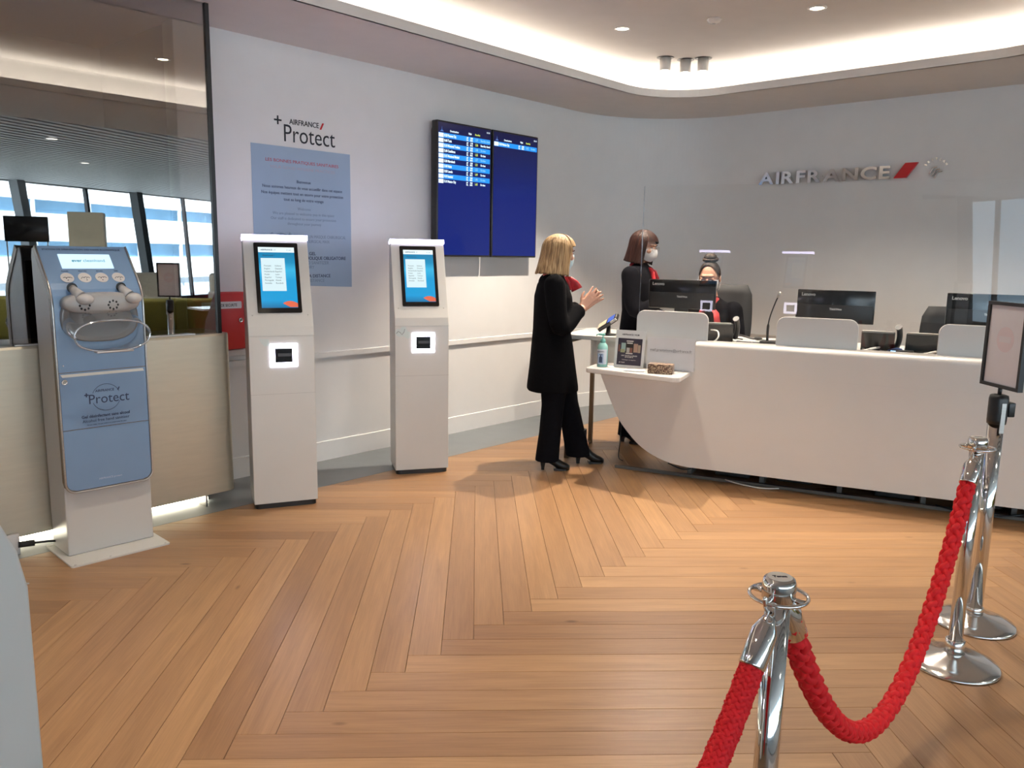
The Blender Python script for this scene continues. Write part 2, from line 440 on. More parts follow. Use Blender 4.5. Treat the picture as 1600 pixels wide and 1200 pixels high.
# soffit: rounded hole inside a big rectangle
big = []
BA0, BA1, BB0, BB1 = -4.2, A_BACK + .02, -1.25, 5.9
for (a, b) in inner:
    # push each hole point outward to the rectangle
    ca, cb = (LA + LA2) / 2, (LB + LB2) / 2
    big.append((min(max(a + (a - ca) * 50, BA0), BA1) if abs(a - ca) > .01 else a, min(max(b + (b - cb) * 50, BB0), BB1)))
sof = MB()
nI = len(inner)
q = (nI // 4)
rect_c = [(BA1, BB0), (BA1, BB1), (BA0, BB1), (BA0, BB0)]
vs = [W(*p, ZC) for p in inner]; fs = []
cidx = []
for c_ in rect_c: cidx.append(len(vs)); vs.append(W(*c_, ZC))
for c4 in range(4):
    for i in range(q - 1): fs.append((c4 * q + i, c4 * q + i + 1, cidx[c4]))
    nx = (c4 + 1) % 4
    fs.append((c4 * q + q - 1, (nx * q) % nI, cidx[nx], cidx[c4]))
sof.add(vs, fs)
sof.add([v + Vector((0, 0, .05)) for v in vs], [f[::-1] for f in fs])
ceiling = struct('ceiling', sof, CEIL)
lip = MB(); lipo = tray_path(.018, .565)
n = len(inner); rings = []
rings = [[W(*inner[i], ZC - .0), W(*inner[i], ZC + .062), W(*lipo[i], ZC + .062), W(*lipo[i], ZC - .0)] for i in range(n)]
lip.loft(rings + [rings[0]], True, False, smooth=False)
lip.build('cove_lip', CEIL, ceiling)
ZT = 3.2; wallp = tray_path(.42, .9)
tr = MB()
vsn = [W(*p, ZC + .05) for p in wallp] + [W(*p, ZT - .03) for p in wallp] + [W(*p, ZT) for p in tray_path(.39, .88)]
tr.add(vsn, [(k * n + i, k * n + (i + 1) % n, (k + 1) * n + (i + 1) % n, (k + 1) * n + i) for k in (0, 1) for i in range(n)], True)
tr.add([W(*p, ZT) for p in tray_path(.39, .88)], [tuple(range(n))])
tr.build('tray_ceiling', CEIL, ceiling, label='raised ceiling lit from the cove')
sh = MB(); shelf_i = tray_path(.018, .565)
sh.add([W(*p, ZC + .052) for p in shelf_i] + [W(*p, ZC + .052) for p in wallp], [(i, (i + 1) % n, n + (i + 1) % n, n + i) for i in range(n)])
sh.build('cove_shelf', CEIL, ceiling)
led = MB(); l0 = tray_path(.30, .80); l1 = tray_path(.345, .84)
led.add([W(*p, ZC + .060) for p in l0] + [W(*p, ZC + .060) for p in l1], [(i, (i + 1) % n, n + (i + 1) % n, n + i) for i in range(n)])
led.build('led_strip', emit('cove_led', (1, .90, .79), 18.0), ceiling, label='warm white light strip in the ceiling cove')
# ceiling fittings
def downlight(a, b, power, label, group, size=110, rad=.04, blend=.6):
    t = thing('recessed_downlight', label, 'ceiling light', W(a, b, ZT), 0, group)
    m = MB(); m.lathe([(.062, 0), (.062, -.006), (.048, -.008), (.044, -.001)], 28, caps=False); m.build('bezel', GLOSSW, t)
    MB().lathe([(.045, -.002), (.0445, -.0035)], 24).build('diffuser', emit('downlight_glow', (1, .87, .66), 9.0), t)
    if power: 
        s = spot('downlight_lamp', W(a, b, ZT - .02), W(a, b, 0), power, size=size, blend=blend, rad=rad)
    return t
downlight(5.13, 1.30, 430, 'small round recessed ceiling light left of the three spotlights', 'recessed downlights', 96, .022)
downlight(5.53, 2.59, 300, 'small round recessed ceiling light near the top edge, right of the smoke detector', 'recessed downlights', 112, .025, 1.0)
k_ = 0
for a, b in ((3.4, 1.9), (3.4, 3.3), (1.6, 1.9), (1.6, 3.3), (-.2, 1.9), (-.2, 3.3)):  # unseen lamps added as fill for the general room light
    downlight(a, b, 80, 'added round ceiling fill light outside the picture, above the waiting side', 'added fill downlights out of view', 88, .05)
downlight(5.6, 3.62, 190, 'added round ceiling fill light just past the right edge, above the counter', 'added fill downlights out of view', 108, .03, 1.0)  # unseen lamp added to brighten the counter and back wall
t = thing('smoke_detector', 'small white round detector on the raised ceiling between the two recessed lights', 'smoke detector', W(5.33, 1.94, ZT))
MB().lathe([(.05, 0), (.05, -.012), (.035, -.03), (.02, -.034)], 24).build('housing', GLOSSW, t)
MB().lathe([(.014, -.034), (.012, -.038)], 14).build('sensor_window', mat('sensor_grey', (.35, .35, .35), .4), t)
for i, (P, tgt, lab, pw) in enumerate(((Vector((1.247, 7.098, ZT)), (.0, 5.1, 0), 'left one of the three cylindrical ceiling spotlights', 45), (Vector((1.43, 7.16, ZT)), (1.1, 4.6, 0), 'lowest, middle one of the three cylindrical ceiling spotlights', 45), (Vector((1.566, 7.097, ZT)), (2.2, 4.6, 0), 'right one of the three cylindrical ceiling spotlights', 45))):
    t = thing('ceiling_spotlight', lab, 'spotlight', P, 0, 'cylindrical ceiling spotlights')
    MB().lathe([(.072, .0), (.072, -.003), (.05, -.004)], 24, caps=False).build('recess_ring', BLACK, t)
    MB().lathe([(.046, -.002), (.046, -.10), (.042, -.104), (.038, -.098)], 24, caps=True).build('housing', GLOSSW, t)
    MB().lathe([(.036, -.1045), (.0355, -.1055)], 20).build('lens', emit('spot_lens', (1, .9, .75), 6.0), t)
    spot('ceiling_spot_lamp', P + Vector((0, 0, -.115)), tgt, pw, size=78, blend=.7, rad=.03)
# ================================================================== PARAPET, GLASS, RED CABINET
pb_f, pb_r = .485, .10                           # front and back of the parapet (distance from the wall line)
par = thing('parapet_bench', 'low champagne metal parapet panel under the glass, hovering over a light strip', 'parapet', W(1.2, .18), TH_L)
# local x along wall, local y into the wall; front is at y = -(b)+.18
def lb(b): return .18 - b
xe = 2.385 - 1.2
xs = -4.6
poly = [(xs, lb(pb_f)), (xe - .06, lb(pb_f))]
for i in range(1, 9):
    t = R(-90 + 90 * i / 8); poly.append((xe - .06 + .06 * math.cos(t), lb(pb_f) + .06 + .06 * math.sin(t)))
poly += [(xe, lb(pb_r)), (xs, lb(pb_r))]
m = MB()
m.loft([[(x, y, .085) for x, y in poly], [(x, y, 1.036) for x, y in poly], [(x * 1.0, y + (.006 if y < 0 else 0), 1.048) for x, y in poly]], True, True, smooth=False)
o = m.build('panel', CHAMP, par)
MB().box((xs, lb(.31), 0), (xe - .10, lb(.12), .085)).build('plinth', DARK, par)
MB().box((xs, lb(.335), .006), (xe - .12, lb(.315), .026)).build('light_strip', emit('parapet_led', (1, .93, .72), 14.0), par, label='warm light strip under the panel')
for x in (-.62, -.2, .22, .62, 1.0):
    MB().rbox((x, lb(.44), .0), (x + .012, lb(.34), .085), .001).build('support_fin', STEEL, par)
gl_p = thing('glass_partition', 'tall tinted glass pane with a black edge standing on the champagne parapet', 'glass partition', W(2.345, .43), TH_L)
PANE = glass('tinted_pane', (.60, .60, .58), .36, fres=False)
MB().box((-4.2, -.004, 1.048), (-.023, .004, ZC)).build('pane', PANE, gl_p)
MB().box((-.023, -.016, 1.048), (0, .012, ZC)).build('edge_profile', BLACK, gl_p, label='black vertical edge of the glass')
for x in (-2.4, -1.75, -1.1, -.45):  # white strips standing in for window reflections on the parapet's top edge
    MB().rbox((x, -.03, 1.048), (x + .28, -.012, 1.056), .002).build('glint_strip', GLOSSW, gl_p)

cab = thing('safety_cabinet', 'red metal safety equipment cabinet on the wall with a white name plate', 'cabinet', W(2.345, 0, 0), TH_L)
MB().rbox((.006, -.075, .893), (.362, -.001, 1.268), .006).build('body', RED, cab)
MB().rbox((.012, -.084, .899), (.356, -.075, 1.262), .003).build('door', RED, cab)
MB().prism(rrect(.06, 1.163, .332, 1.208, .006), -.0865, -.084).build('name_plate', mat('plate_white', (.74, .74, .74), .4), cab)
MB().text('ÉQUIPEMENT DE SECURITE', .026, .071, -.0868, 1.176, bold=.012, squash=.73).build('lettering', PRINT, cab)
mm = Matrix.Translation((.322, -.084, 1.085)) @ Matrix.Rotation(R(90), 4, 'X')
lk = MB().lathe([(.015, 0), (.015, .008), (.011, .011), (.010, .006)], 20, mm).build('lock', CHROME, cab)
MB().box((.3205, -.0955, 1.078), (.3235, -.0905, 1.092)).build('keyhole', BLACK, lk)
MB().rbox((.0, -.05, .845), (.37, 0, .885), .004).build('lower_ledge', WHITE, cab)

# ================================================================== SANITISER STATION
san = thing('sanitizer_station', 'white and blue touch-free hand sanitiser machine with clear tray on a white foot plate', 'sanitiser machine', Vector((-2.06, 3.955, 0)), R(46.4))
# local: x along width (-.21 .. .21), front -y = 0 at the body front
SW = .21
MB().slab(rrect(-.245, -.15, .235, .245, .012, 3), 0, .008).build('foot_plate', KIOSKW, san)
for x, y in ((-.225, -.135), (.215, -.135), (-.225, .225), (-.06, -.13)):
    MB().lathe([(.006, .008), (.005, .010)], 10, Matrix.Translation((x, y, 0))).build('bolt', STEEL, san)
prof = [(0, .008), (0, 1.27), (.03, 1.36), (.185, 1.535), (.22, 1.535), (.235, 1.49), (.235, .008)]
m = MB()
m.loft([[(x, y, z) for y, z in prof] for x in (-SW, SW)], True, True, smooth=False)
m.build('body', KIOSKW, san, bevel=.006)
mback = MB().box((-SW + .012, .2355, .06), (SW - .012, .245, 1.47)); mback.build('back_panel', mat('station_back', (.03, .032, .036), .4), san)
# front panel follows the body profile; path s -> (y,z)
FP = [(-.028, .335), (-.028, 1.27), (-.024, 1.30), (-.006, 1.345), (.02, 1.38), (.165, 1.545)]
def fp_len(): 
    L_ = [0]
    for i in range(1, len(FP)): L_.append(L_[-1] + math.dist(FP[i], FP[i - 1]))
    return L_
FL_ = fp_len()
def fp(s, d=0.0):
    """point on the front panel at arc length s, pushed outward by d"""
    s = min(max(s, 0), FL_[-1])
    for i in range(1, len(FP)):
        if s <= FL_[i] + 1e-9:
            t = (s - FL_[i - 1]) / (FL_[i] - FL_[i - 1]); y = FP[i - 1][0] + t * (FP[i][0] - FP[i - 1][0]); z = FP[i - 1][1] + t * (FP[i][1] - FP[i - 1][1])
            ty, tz = (FP[i][0] - FP[i - 1][0]), (FP[i][1] - FP[i - 1][1]); l = math.hypot(ty, tz)
            return (y - d * tz / l, z + d * ty / l)
BLUEP = mat('panel_blue', (.215, .345, .53), .32, var=.02, coat=.15)
def fp_sheet(x0, x1, s0, s1, d, thick, r0=0.0, ns=22, nx=8):
    """curved sheet with rounded lower corners"""
    m = MB(); fr = []; bk = []
    for k in range(ns + 1):
        s = s0 + (s1 - s0) * (k / ns) ** 1.0
        ins = 0.0
        if r0 and s - s0 < r0: ins = r0 - math.sqrt(max(0, r0 * r0 - (r0 - (s - s0)) ** 2))
        y, z = fp(s, d); y2, z2 = fp(s, d - thick)
        xs_ = [x0 + ins + (x1 - x0 - 2 * ins) * i / nx for i in range(nx + 1)]
        fr.append([(x, y, z) for x in xs_]); bk.append([(x, y2, z2) for x in xs_[::-1]])
    m.loft([fr[k] + bk[k] for k in range(ns + 1)], True, True, smooth=False); return m
LT = FL_[-1]
fp_sheet(-SW - .004, SW + .004, 0, LT, .0, .03, .055, 44).build('panel_carrier', BRONZE, san)
def svals(s0, s1, r): return [s0 + r * (1 - math.cos(R(90 * i / 8))) for i in range(9)] + [s0 + r + (s1 - s0 - r) * i / 24 for i in range(1, 25)]
pts = []
for s in svals(.004, LT - .004, .05):
    ins = .05 - math.sqrt(max(0, .05 ** 2 - (.05 - (s - .004)) ** 2)) if s - .004 < .05 else 0
    pts.append((-SW + ins, s))
loop = pts[::-1] + [(0, .004)] + [(-x, s) for x, s in pts]
MB().tube([(x, fp(s, .004)[0], fp(s, .004)[1]) for x, s in loop] , .0055, 8).build('rim', STEEL, san, label='polished metal rim around the blue front')
s_slot = .94 - .335; s_seam = .655 - .335
g = .0018
for nm, a, b, r0 in (('lower_panel', .012, s_seam - g, .046), ('middle_panel', s_seam + g, s_slot - g, 0), ('upper_panel', s_slot + g, LT - .004, 0)):
    fp_sheet(-SW + .006, SW - .006, a, b, .004, .01, r0, 40 if r0 else 20).build(nm, BLUEP, san)
def on_panel(s, d=.004):
    y, z = fp(s, d); y1, z1 = fp(s + .004, d)
    t = Vector((0, y1 - y, z1 - z)).normalized()
    ang = math.atan2(-t.y, t.z)
    return Matrix.Translation((0, y, z)) @ Matrix.Rotation(-ang * -1, 4, 'X') if False else Matrix.Translation((0, y, z)) @ Matrix.Rotation(math.atan2(-t.y, t.z), 4, 'X')
# upper screen
Ms = on_panel(LT - .105, .0045)
sc = MB().prism([(-.125, -.042), (.115, -.042), (.115, .048), (-.125, .048)], -.002, .004, Ms).build('screen', emit('station_screen', (.60, .86, .97), 1.15), san, label='lit pale blue screen')
tx = MB(); tx.text('ever', .026, -.072, -.0026, -.002, bold=.02, M=Ms); tx.text('cleanhand', .026, -.020, -.0026, -.002, M=Ms); 
tx.build('lettering', mat('screen_teal', (.05, .38, .55), .5), sc)
MB().text('STATION DE DÉSINFECTION DES MAINS ÉCONOMIQUE', .0145, -.005, -.0006, .074, 'CENTER', M=Ms).build('header_lettering', mat('print_navy', (.03, .05, .11), .5), san)
for i in range(4):
    Md = on_panel(LT - .205, .0045) @ Matrix.Translation((-.118 + .079 * i, 0, 0)) @ Matrix.Rotation(R(90), 4, 'X')
    d_ = MB().lathe([(.030, 0), (.030, .0012)], 26, Md).build('pictogram_disc', mat('sticker_white', (.70, .66, .62), .5, var=.05), san)
    gm = MB(); Mq = on_panel(LT - .205, .006) @ Matrix.Translation((-.118 + .079 * i, 0, 0))
    for j in range(3): gm.tube([Mq @ Vector((-.018 + .012 * j, -.0006, -.004 + .003 * (-1) ** (i + j))), Mq @ Vector((-.010 + .012 * j, -.0006, .003)), Mq @ Vector((-.002 + .012 * j, -.0006, -.003 * (-1) ** j))], .0013, 5)
    gm.lathe([(.003, 0), (.003, .001)], 8, Mq @ Matrix.Translation((.006 if i % 2 else 0, -.0005, -.016)) @ Matrix.Rotation(R(90), 4, 'X'))
    gm.build('pictogram', mat('picto_grey', (.16, .15, .16), .6), d_)
    cp_ = MB(); Mc = on_panel(LT - .165, .0045) @ Matrix.Translation((-.118 + .079 * i, 0, 0)); cp_.text(('PLACEZ', 'FROTTEZ', 'SÉCHEZ', 'PRÊT')[i], .009, 0, -.0006, -.002, 'CENTER', M=Mc)
    cp_.build('caption', mat('print_navy', (.03, .05, .11), .5), san)
# basin, nozzles, tray
zb = 1.22
bas = MB()
out = []
NB = 36
def oval(hx, hz, p=2.6):
    o_ = []
    for i in range(NB):
        t = 2 * math.pi * i / NB; c_, s_ = math.cos(t), math.sin(t)
        o_.append((hx * abs(c_) ** (2 / p) * (1 if c_ > 0 else -1), hz * abs(s_) ** (2 / p) * (1 if s_ > 0 else -1)))
    return o_
ov = oval(.178, .115)
bas.loft([[(x * k, yy, zb - .02 + z * k) for x, z in ov] for k, yy in ((1.03, -.030), (1.0, -.040), (.94, -.042), (.86, -.034), (.80, -.0325))], True, True)
bas.build('basin', mat('basin_grey', (.20, .20, .205), .3, coat=.3), san, label='grey oval basin under the nozzles')
hood = MB(); hood.loft([[(x * k, -.034 - dd, zb + .055 + z * .45 * k) for x, z in ov] for k, dd in ((1.0, 0), (1.0, .035), (.94, .05), (.6, .055), (.02, .055))], True, True)
hood.build('nozzle_hood', mat('hood_grey', (.40, .395, .385), .28, coat=.3), san)
for x0 in (-.085, .045):
    hm = MB()
    for i in range(8):
        t = 2 * math.pi * i / 8; hm.ell((x0 + .022 * math.cos(t), -.0885, zb + .045 + .02 * math.sin(t)), (.0055, .002, .006), 8, 6)
    hm.build('vent_hole', BLACK, san)
for x0 in (-.105, .12):
    nz_ = MB()
    nz_.tube([(x0 - .012, -.03, zb + .125), (x0 - .009, -.050, zb + .115), (x0 - .003, -.068, zb + .102), (x0 + .006, -.082, zb + .090)], [.019, .021, .024, .026], 16)
    nz_.ell((x0 + .022, -.092, zb + .076), (.040, .032, .028))
    nz_.build('nozzle', mat('nozzle_white', (.55, .53, .51), .25, coat=.4), san)
    MB().lathe([(.024, 0), (.024, .003)], 18, Matrix.Translation((x0 - .013, -.031, zb + .128)) @ Matrix.Rotation(R(90), 4, 'X')).build('nozzle_collar', BLACK, san)
CLEAR = glass('clear_plastic', (.90, .92, .93), .12)
ov2 = oval(.175, .082, 2.4)
tub = MB()
ring_of = lambda k, yy, dz, hz: [(x * k, yy, zb - .075 + dz + z * hz) for x, z in ov2]
tub.loft([ring_of(1.0, -.034, .02, 1.25), ring_of(1.02, -.09, .005, 1.1), ring_of(1.0, -.15, -.01, .98), ring_of(.98, -.19, -.02, .9)], True, False)
tray = tub.build('clear_tray', CLEAR, san, label='clear plastic tray with an oval rim')
MB().tube([(x * .985, -.192, zb - .095 + z * .9) for x, z in ov2], .0055, 8, closed=True).build('tray_rim', glass('rim_plastic', (.80, .82, .83), .34), tray)
MB().rbox((-.085, -.21, zb - .175), (.085, -.165, zb - .166), .003).build('drip_plate', STEEL, tray)
# slot light, lock, lettering
Mp = Matrix.Translation((0, -.033, 0))
MB().prism([(-.19, .918), (.195, .918), (.19, .932), (-.198, .932)], -.0335, -.030).build('slot_strip', mat('slot_white', (.78, .77, .70), .3), san)
mm = Matrix.Translation((-.182, -.032, .895)) @ Matrix.Rotation(R(90), 4, 'X')
MB().lathe([(.0135, 0), (.0135, .004), (.010, .006), (.009, .003)], 18, mm).build('lock', CHROME, san)
MB().lathe([(.004, 0), (.003, .002)], 10, Matrix.Translation((-.182, -.032, .975)) @ Matrix.Rotation(R(90), 4, 'X')).build('status_light', mat('led_off', (.7, .72, .75), .3), san)
NAVY = mat('print_navy', (.03, .05, .11), .5)
lt = MB(); yP = -.0328
lt.text('Protect', .068, -.082, yP, .775, squash=.95)
lt.text('AIRFRANCE', .017, -.046, yP, .832, bold=.02)
lt.prism([(.058, .832), (.064, .832), (.071, .848), (.065, .848)], yP - .0004, yP)
lt.box((-.098, yP - .0004, .818), (-.078, yP, .824)); lt.box((-.091, yP - .0004, .811), (-.085, yP, .831))
for t0, t1 in ((22, 158), (200, 340)):
    lt.tube([(.004 + .067 * math.cos(R(t0 + (t1 - t0) * i / 20)), yP, .802 + .067 * math.sin(R(t0 + (t1 - t0) * i / 20))) for i in range(21)], .0011, 4)
lt.text('Gel désinfectant sans alcool', .0205, -.002, yP, .706, 'CENTER', bold=.022)
lt.text('Alcohol free hand sanitizer', .0205, -.002, yP, .684, 'CENTER')
lt.text('Ne pas avaler. Ne pas mettre en contact avec les yeux', .0085, .0, yP, .668, 'CENTER')
lt.build('lettering', NAVY, san)
MB().text('AIRFRANCE protect', .013, .0, -.0325, .385, 'CENTER', bold=.02).build('footer_lettering', mat('print_pale', (.42, .52, .66), .5), san)
# mains plug and cable behind the foot
pc = thing('power_plug', 'black plug and short cable in the floor socket beside the sanitiser foot plate', 'plug', W(1.20, .52), TH_L)
MB().cyl((-.03, .0, .055), (.04, -.01, .05), .016, 12).build('plug_body', BLACK, pc)
MB().tube([(.04, -.01, .05), (.10, -.02, .045), (.17, -.02, .03), (.24, -.01, .02)], .006, 8).build('cable', BLACK, pc)
MB().rbox((-.075, .005, .0), (-.02, .03, .11), .004).build('socket_plate', GLOSSW, pc)

# ================================================================== SELF-SERVICE KIOSKS
def make_kiosk(label):
    t = thing('service_kiosk', label, 'kiosk', (0, 0, 0), 0, 'white self-service kiosks')
    hw = .1875
    prof = [(0, .03), (0, 1.04), (.012, 1.10), (.04, 1.165), (.205, 1.608), (.255, 1.60), (.268, 1.50), (.27, .03)]
    m = MB(); m.loft([[(x, y, z) for y, z in prof] for x in (-hw, hw)], True, True, smooth=False)
    m.build('body', KIOSKW, t, bevel=.004)
    MB().slab(rrect(-hw + .006, .006, hw - .006, .262, .03, 4), 0, .03).build('base', BLACK, t)
    MB().box((-hw + .02, .2702, .08), (hw - .02, .276, 1.46)).build('rear_dark_panel', mat('kiosk_rear', (.06, .06, .065), .45), t)  # dark panel added to dim the kiosk's mirror image in the glass
    for z in (.70, 1.045):
        MB().box((-hw - .0004, -.0006, z - .0007), (hw + .0004, .002, z + .0007)).build('seam', mat('seam_grey', (.4, .39, .37), .6), t)
    # lit top cap: front bar and side bars that follow the sloping top
    cap = MB(); c = [(.198, 1.606), (.204, 1.632), (.262, 1.614), (.258, 1.596)]
    cap.loft([[(x, y, z) for y, z in c] for x in (-hw - .003, hw + .003)], True, True, smooth=False)
    cap.build('lit_cap', emit('kiosk_led', (.76, .70, 1.0), 16.0), t, label='glowing white strip along the top')
    # screen on the leaning front
    a = math.atan2(.205 - .04, 1.608 - 1.165)
    M = Matrix.Translation((.001, .04, 1.165)) @ Matrix.Rotation(-a, 4, 'X')
    bz = MB().prism(rrect(-.128, .012, .126, .446, .008), -.006, .004, M).build('screen_bezel', BLACKG, t)
    scr = bpy.data.materials.get('kiosk_screen') or screen_mat()
    si = MB().prism([(-.104, .042), (.104, .042), (.104, .418), (-.104, .418)], -.0066, -.005, M).build('screen', scr, bz)
    MB().prism([(-.104, .386), (.104, .386), (.104, .418), (-.104, .418)], -.0070, -.0064, M).build('header_bar', emit('ui_white', (.80, .95, 1.0), .95), si)
    MB().text('AIRFRANCE  / /', .013, -.09, -.0072, .397, bold=.02, M=M).text('fr | en', .010, .06, -.0072, .398, M=M).text('Bienvenue !', .015, -.082, -.0072, .362, shear=.3, M=M).build('header_lettering', mat('ui_navy', (.02, .06, .16), .5), si)
    MB().prism([(-.092, .146), (.045, .146), (.045, .350), (-.092, .350)], -.0070, -.0064, M).build('menu_card', emit('ui_card', (.72, .90, .95), .88), si)
    tl = MB()
    for i, (p, q) in enumerate((('Français', 'Italiano'), ('English', 'Deutsch'), ('Nederlands', 'Español'), ('Polski', '中文'[:0] + 'Latin'), ('Español', 'Türkçe'), ('Português', 'Dansk'), ('Svenska', 'Română'))):
        tl.text(p, .0125, -.076, -.0074, .298 - .018 * i, M=M); tl.text(q, .0125, -.014, -.0074, .298 - .018 * i, M=M)
    tl.build('menu_lettering', mat('ui_grey', (.12, .20, .25), .6), si)
    sp = [(.02, .068)] + [(.02 + .084 * i / 10, .068 + .022 * math.sin(math.pi * (.15 + .75 * i / 10)) - .006) for i in range(11)] + [(.104, .042 + .004), (.06, .046)]
    MB().prism([(x, z) for x, z in sp][::-1], -.0070, -.0064, M).build('seat_image', emit('ui_orange', (.85, .15, .07), .8), si, label='orange armchair in the screen picture')
    for x in (-.158, .158):
        MB().lathe([(.004, 0), (.003, .002)], 8, M @ Matrix.Translation((x, -.0, .0)) @ Matrix.Rotation(R(90), 4, 'X')).build('screw', STEEL, t)
    # lit scanner window
    fr = MB(); zc = .93; xc = .008
    def fring(h0, v0, h1, v1, y0, y1):
        o1 = [(xc - h0, zc - v0), (xc + h0, zc - v0), (xc + h0, zc + v0), (xc - h0, zc + v0)]; i1 = [(xc - h1, zc - v1), (xc + h1, zc - v1), (xc + h1, zc + v1), (xc - h1, zc + v1)]
        rings = [[(x, y0, z) for x, z in o1], [(x, y1, z) for x, z in o1], [(x, y1, z) for x, z in i1], [(x, y0, z) for x, z in i1]]
        fr.loft([[rings[k][i] for k in range(4)] for i in (0, 1, 2, 3, 0)], True, False, smooth=False)
    fring(.078, .068, .05, .042, .0, -.004)
    fr.build('lit_frame', emit('scanner_led', (.84, .80, 1.0), 12.0), t, label='glowing square frame round the scanner window')
    sw = MB().box((xc - .05, -.002, zc - .042), (xc + .05, .0, zc + .042)).build('scanner_window', BLACKG, t)
    MB().box((xc - .034, -.003, zc - .006), (xc + .044, -.002, zc + .012)).build('reader_slot', mat('reader_grey', (.05, .05, .055), .4), sw)
    return t
def screen_mat():
    m = bpy.data.materials.new('kiosk_screen'); m.use_nodes = True; nt = m.node_tree; p = nt.nodes['Principled BSDF']
    tc = nt.nodes.new('ShaderNodeTexCoord'); sp = nt.nodes.new('ShaderNodeSeparateXYZ'); nt.links.new(tc.outputs['Generated'], sp.inputs[0])
    rp = nt.nodes.new('ShaderNodeValToRGB'); e = rp.color_ramp.elements
    e[0].position = 0; e[0].color = (.01, .13, .30, 1); e[1].position = 1; e[1].color = (.01, .17, .34, 1)
    for pos, c in ((.12, (.01, .30, .62, 1)), (.45, (.01, .30, .60, 1)), (.62, (.04, .42, .68, 1)), (.75, (.01, .24, .46, 1))):
        x = e.new(pos); x.color = c
    nt.links.new(sp.outputs['Z'], rp.inputs['Fac'])
    p.inputs['Base Color'].default_value = (.005, .02, .04, 1); p.inputs['Roughness'].default_value = .15
    nt.links.new(rp.outputs[0], p.inputs['Emission Color']); p.inputs['Emission Strength'].default_value = 1.0
    return m
K1 = make_kiosk('white self-service kiosk standing between the sanitiser machine and the other upright kiosk')
def place(o, fl_, th): o.location = fl_; o.rotation_euler = (0, 0, th)
place(K1, (-1.3585, 4.675, 0), R(22.7))
K2 = copy_tree(K1); K2['label'] = 'white self-service kiosk standing left of the flight information screens'
place(K2, (-.624, 5.4745, 0), R(16.4))
# palm-and-card pictogram stickers beside the scanner windows
def sticker(K, pts, nm):
    MB().prism(pts, -.0012, .0002).build(nm, mat('sticker_pale', (.60, .66, .63), .35), K, label='pale hand shaped sticker')
sticker(K1, [(-.13, 1.03), (-.075, 1.028), (-.07, .99), (-.10, .985), (-.118, 1.005)], 'hand_sticker')
sticker(K2, [(-.187, 1.0), (-.18, 1.02), (-.165, 1.03), (-.155, 1.02), (-.14, 1.04), (-.115, 1.042), (-.10, 1.01), (-.085, 1.0), (-.082, .97), (-.10, .955), (-.13, .975), (-.16, .97), (-.18, .985)], 'hand_sticker')
MB().tube([(-.178, -.0014, .995), (-.165, -.0014, 1.01), (-.15, -.0014, 1.0), (-.14, -.0014, .985), (-.125, -.0014, 1.005), (-.12, -.0014, 1.025)], .0016, 5).build('hand_outline', mat('picto_grey', (.16, .15, .16), .6), K2)
K4 = copy_tree(K1); K4['label'] = 'white kiosk body cropped by the lower left corner of the picture'
place(K4, (-.895, 1.215, 0), R(155.8))
K3 = copy_tree(K1); K3['label'] = 'white self-service kiosk out of view, mirrored in the counter screen'
place(K3, (-1.63, 1.93, 0), R(155.8))
for K in (K3, K4):
    for ch in list(K.children):
        if ch.name.startswith('hand_'): bpy.data.objects.remove(ch, do_unlink=True)

# ================================================================== WALL PRINT: LOGO AND POSTER
def on_wall(name, label, cat, a, z): return thing(name, label, cat, W(a, .0015, z), TH_L)
lg = on_wall('wall_logo', 'black lettering with a plus sign and red slash on the wall above the blue poster', 'sign', 3.02, 2.27)
x = MB(); x.text('Protect', .165, .052, 0, .0, bold=-.004, squash=.84, depth=.001)
x.text('AIRFRANCE', .050, .105, 0, .118, bold=.006, squash=.90, depth=.001)
x.box((-.012, -.001, .128), (.045, 0, .139)); x.box((.011, -.001, .105), (.022, 0, .162))
x.build('lettering', PRINT, lg)
MB().prism([(.345, .11), (.36, .11), (.383, .155), (.368, .155)], -.001, 0).build('red_slash', RED, lg)
po = on_wall('wall_poster', 'tall light blue hygiene notice poster with French lettering on the wall behind the kiosk', 'poster', 2.83, 1.28)
PW_, PH_ = .79, .955
MB().prism([(0, .03), (PW_, 0), (PW_ + .0, PH_), (.0, PH_)], -.0015, 0).build('sheet', mat('poster_blue', (.30, .41, .555), .38, var=.02), po)
tr_ = MB(); tr_.text('LES BONNES PRATIQUES SANITAIRES', .029, PW_ / 2 * .75, -.0018, PH_ - .105, 'CENTER', bold=.006, squash=1.0, M=Matrix.Translation((PW_ / 2, 0, 0)) @ Matrix.Scale(1.22, 4, (1, 0, 0)) @ Matrix.Translation((-PW_ / 2 * .75, 0, 0))).build('title_lettering', mat('print_red', (.42, .07, .10), .5), po)
MB().text('YOUR GOOD HYGIENE PRACTICES', .027, 0, -.0018, PH_ - .148, 'CENTER', M=Matrix.Translation((PW_ / 2, 0, 0)) @ Matrix.Scale(1.22, 4, (1, 0, 0))).build('subtitle_lettering', mat('print_pink', (.42, .36, .45), .5), po)
b_ = MB()
for s_, z in (('Bienvenue', -.235), ('Nous sommes heureux de vous accueillir dans cet espace', -.277), ('Nos équipes mettent tout en œuvre pour votre protection', -.318), ('tout au long de votre voyage', -.358)):
    b_.text(s_, .0275, PW_ / 2, -.0018, PH_ + z, 'CENTER', bold=.014)
b_.text('UTILISEZ UN GEL', .032, .235, -.0018, PH_ - .725, 'LEFT', bold=.018); b_.text('HYDROALCOOLIQUE OBLIGATOIRE', .032, .235, -.0018, PH_ - .757, bold=.018, squash=.96)
b_.text('RESPECTEZ LA DISTANCE', .032, .235, -.0018, PH_ - .882, bold=.018)
b_.build('bold_lettering', NAVY, po)
l_ = MB()
